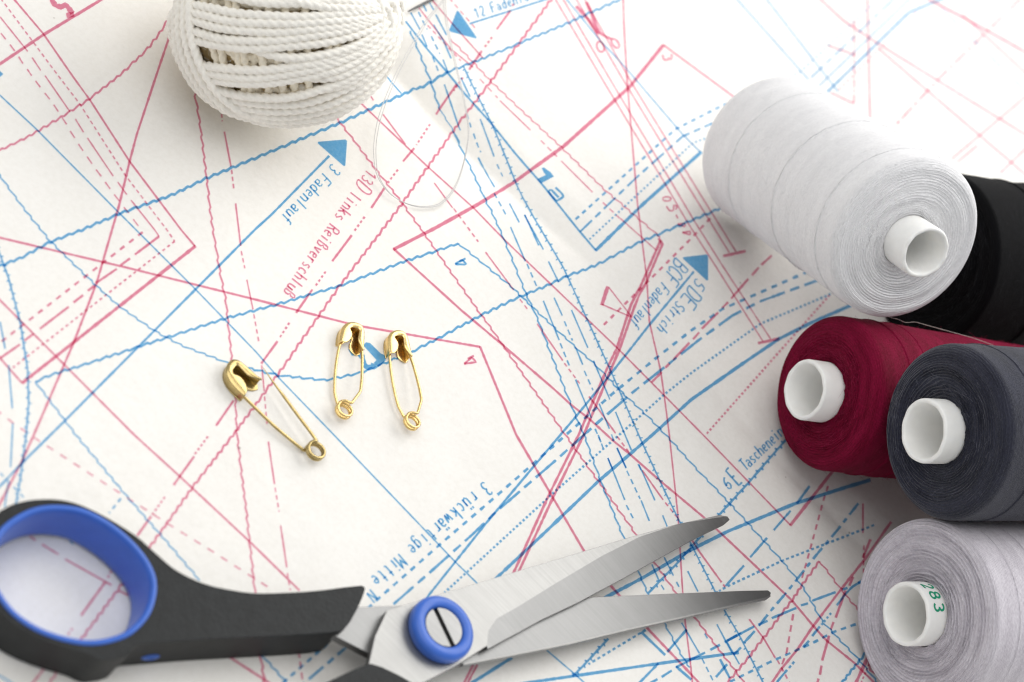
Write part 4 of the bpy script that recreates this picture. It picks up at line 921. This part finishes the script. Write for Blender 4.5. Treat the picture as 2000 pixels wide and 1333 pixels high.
# little blue stud on the handle's side wall
wp = at([(480, 1245), (330, 1254)], HZ1); we = (wp[1] - wp[0]) / np.linalg.norm(wp[1] - wp[0]); wn = np.cross(we, (0, 0, 1)); wn *= np.sign(wn @ (CAM - wp[0]))
sp = on_plane([(294, 1284)], wp[0], wn)[0] - wn * .02
V, Fs = lathe([(-.5, 1.75), (.12, 1.7), (.3, 1.25), (.34, .9), (.12, .7), (.12, .01)], 28)
V = sp + V[:, :1] * we + V[:, 1:2] * np.array([0, 0, .62]) + V[:, 2:3] * wn
g = mesh_obj("stud", V, Fs, MAT["bluep"], h1, origin=SO)
# mirrored handle for the other blade, mostly below the picture
ma = (at([(1425, 1012)], 3)[0] - piv)[:2]; mb = (at([(1505, 1160)], 3)[0] - piv)[:2]; ma /= np.linalg.norm(ma); mb /= np.linalg.norm(mb)
ax = ma + mb; ax /= np.linalg.norm(ax)
def mirror(P):
    d = P - piv[:2]; return piv[:2] + 2 * np.outer(d @ ax, ax) - d
h2o, h2r = mirror(outs), mirror(ringw)
tgt = at([(809, 1350)], HZ1)[0, :2]; src = mirror(at([(700, 1150)], HZ1)[:, :2])[0]
h2o = h2o + (tgt - src); h2r = h2r + (tgt - src)
handle(h2o[::-1], h2r[::-1])

# ------------------------------------------------------------------ needle and its thread
na_ = at([(797, 23)], 1.0)[0]; nb_ = at([(838, 0)], 1.6)[0]; nd_ = (nb_ - na_) / np.linalg.norm(nb_ - na_)
nP = np.array([na_ + nd_ * t for t in np.linspace(0, 38, 30)]); nP[:, 2] = np.linspace(1.0, .6, 30)
nr_ = np.interp(np.linspace(0, 38, 30), [0, 3, 33, 38], [.12, .3, .36, .3])
V, Fs = tube(nP, nr_, 10); nd = mesh_obj("sewing_needle", V, fix_quads(Fs), MAT["needle"]); tagged(nd, "thin steel needle beside the ball of cord at the top edge", "needle")
lp = [(905, -60), (880, -25), (863, 2), (848, 20), (836, 34), (815, 68), (798, 98), (775, 140), (757, 180), (744, 215), (735, 248), (730, 290), (734, 335), (750, 366), (776, 389), (810, 402), (845, 402), (866, 392), (886, 368), (900, 335), (911, 290), (914, 250), (905, 195), (892, 140), (881, 95), (871, 45), (866, 5), (868, -30), (885, -70)]
tb = Bag()
for off, sd in (((0, 0), 1), ((3.2, 2.0), 2)):
    P = np.array(lp, float) + np.array(off) * (.4 + np.abs(np.sin(np.linspace(0, 4.5, len(lp))))[:, None])
    Q = smooth_path(P, 10); W_ = at(Q, 0.0); zz = .35 + .25 * np.sin(np.linspace(0, 9 + sd, len(W_))) ** 2
    zz += np.interp(np.arange(len(W_)), [0, len(W_) * .18, len(W_) * .45, len(W_) * .6, len(W_) * .85, len(W_)], [2.5, 1.6, .4, .2, .8, 2.0])
    W_ = at(Q, 0.0); W_ = np.array([at([q_], z_)[0] for q_, z_ in zip(Q, zz)])
    tb.add(*[tube(W_, .095, 6)[0], tube(W_, .095, 6)[1]])
th_ = tb.obj("sewing_thread", MAT["silk"]); tagged(th_, "doubled fine white sewing thread lying in a long loop beside the ball", "thread")
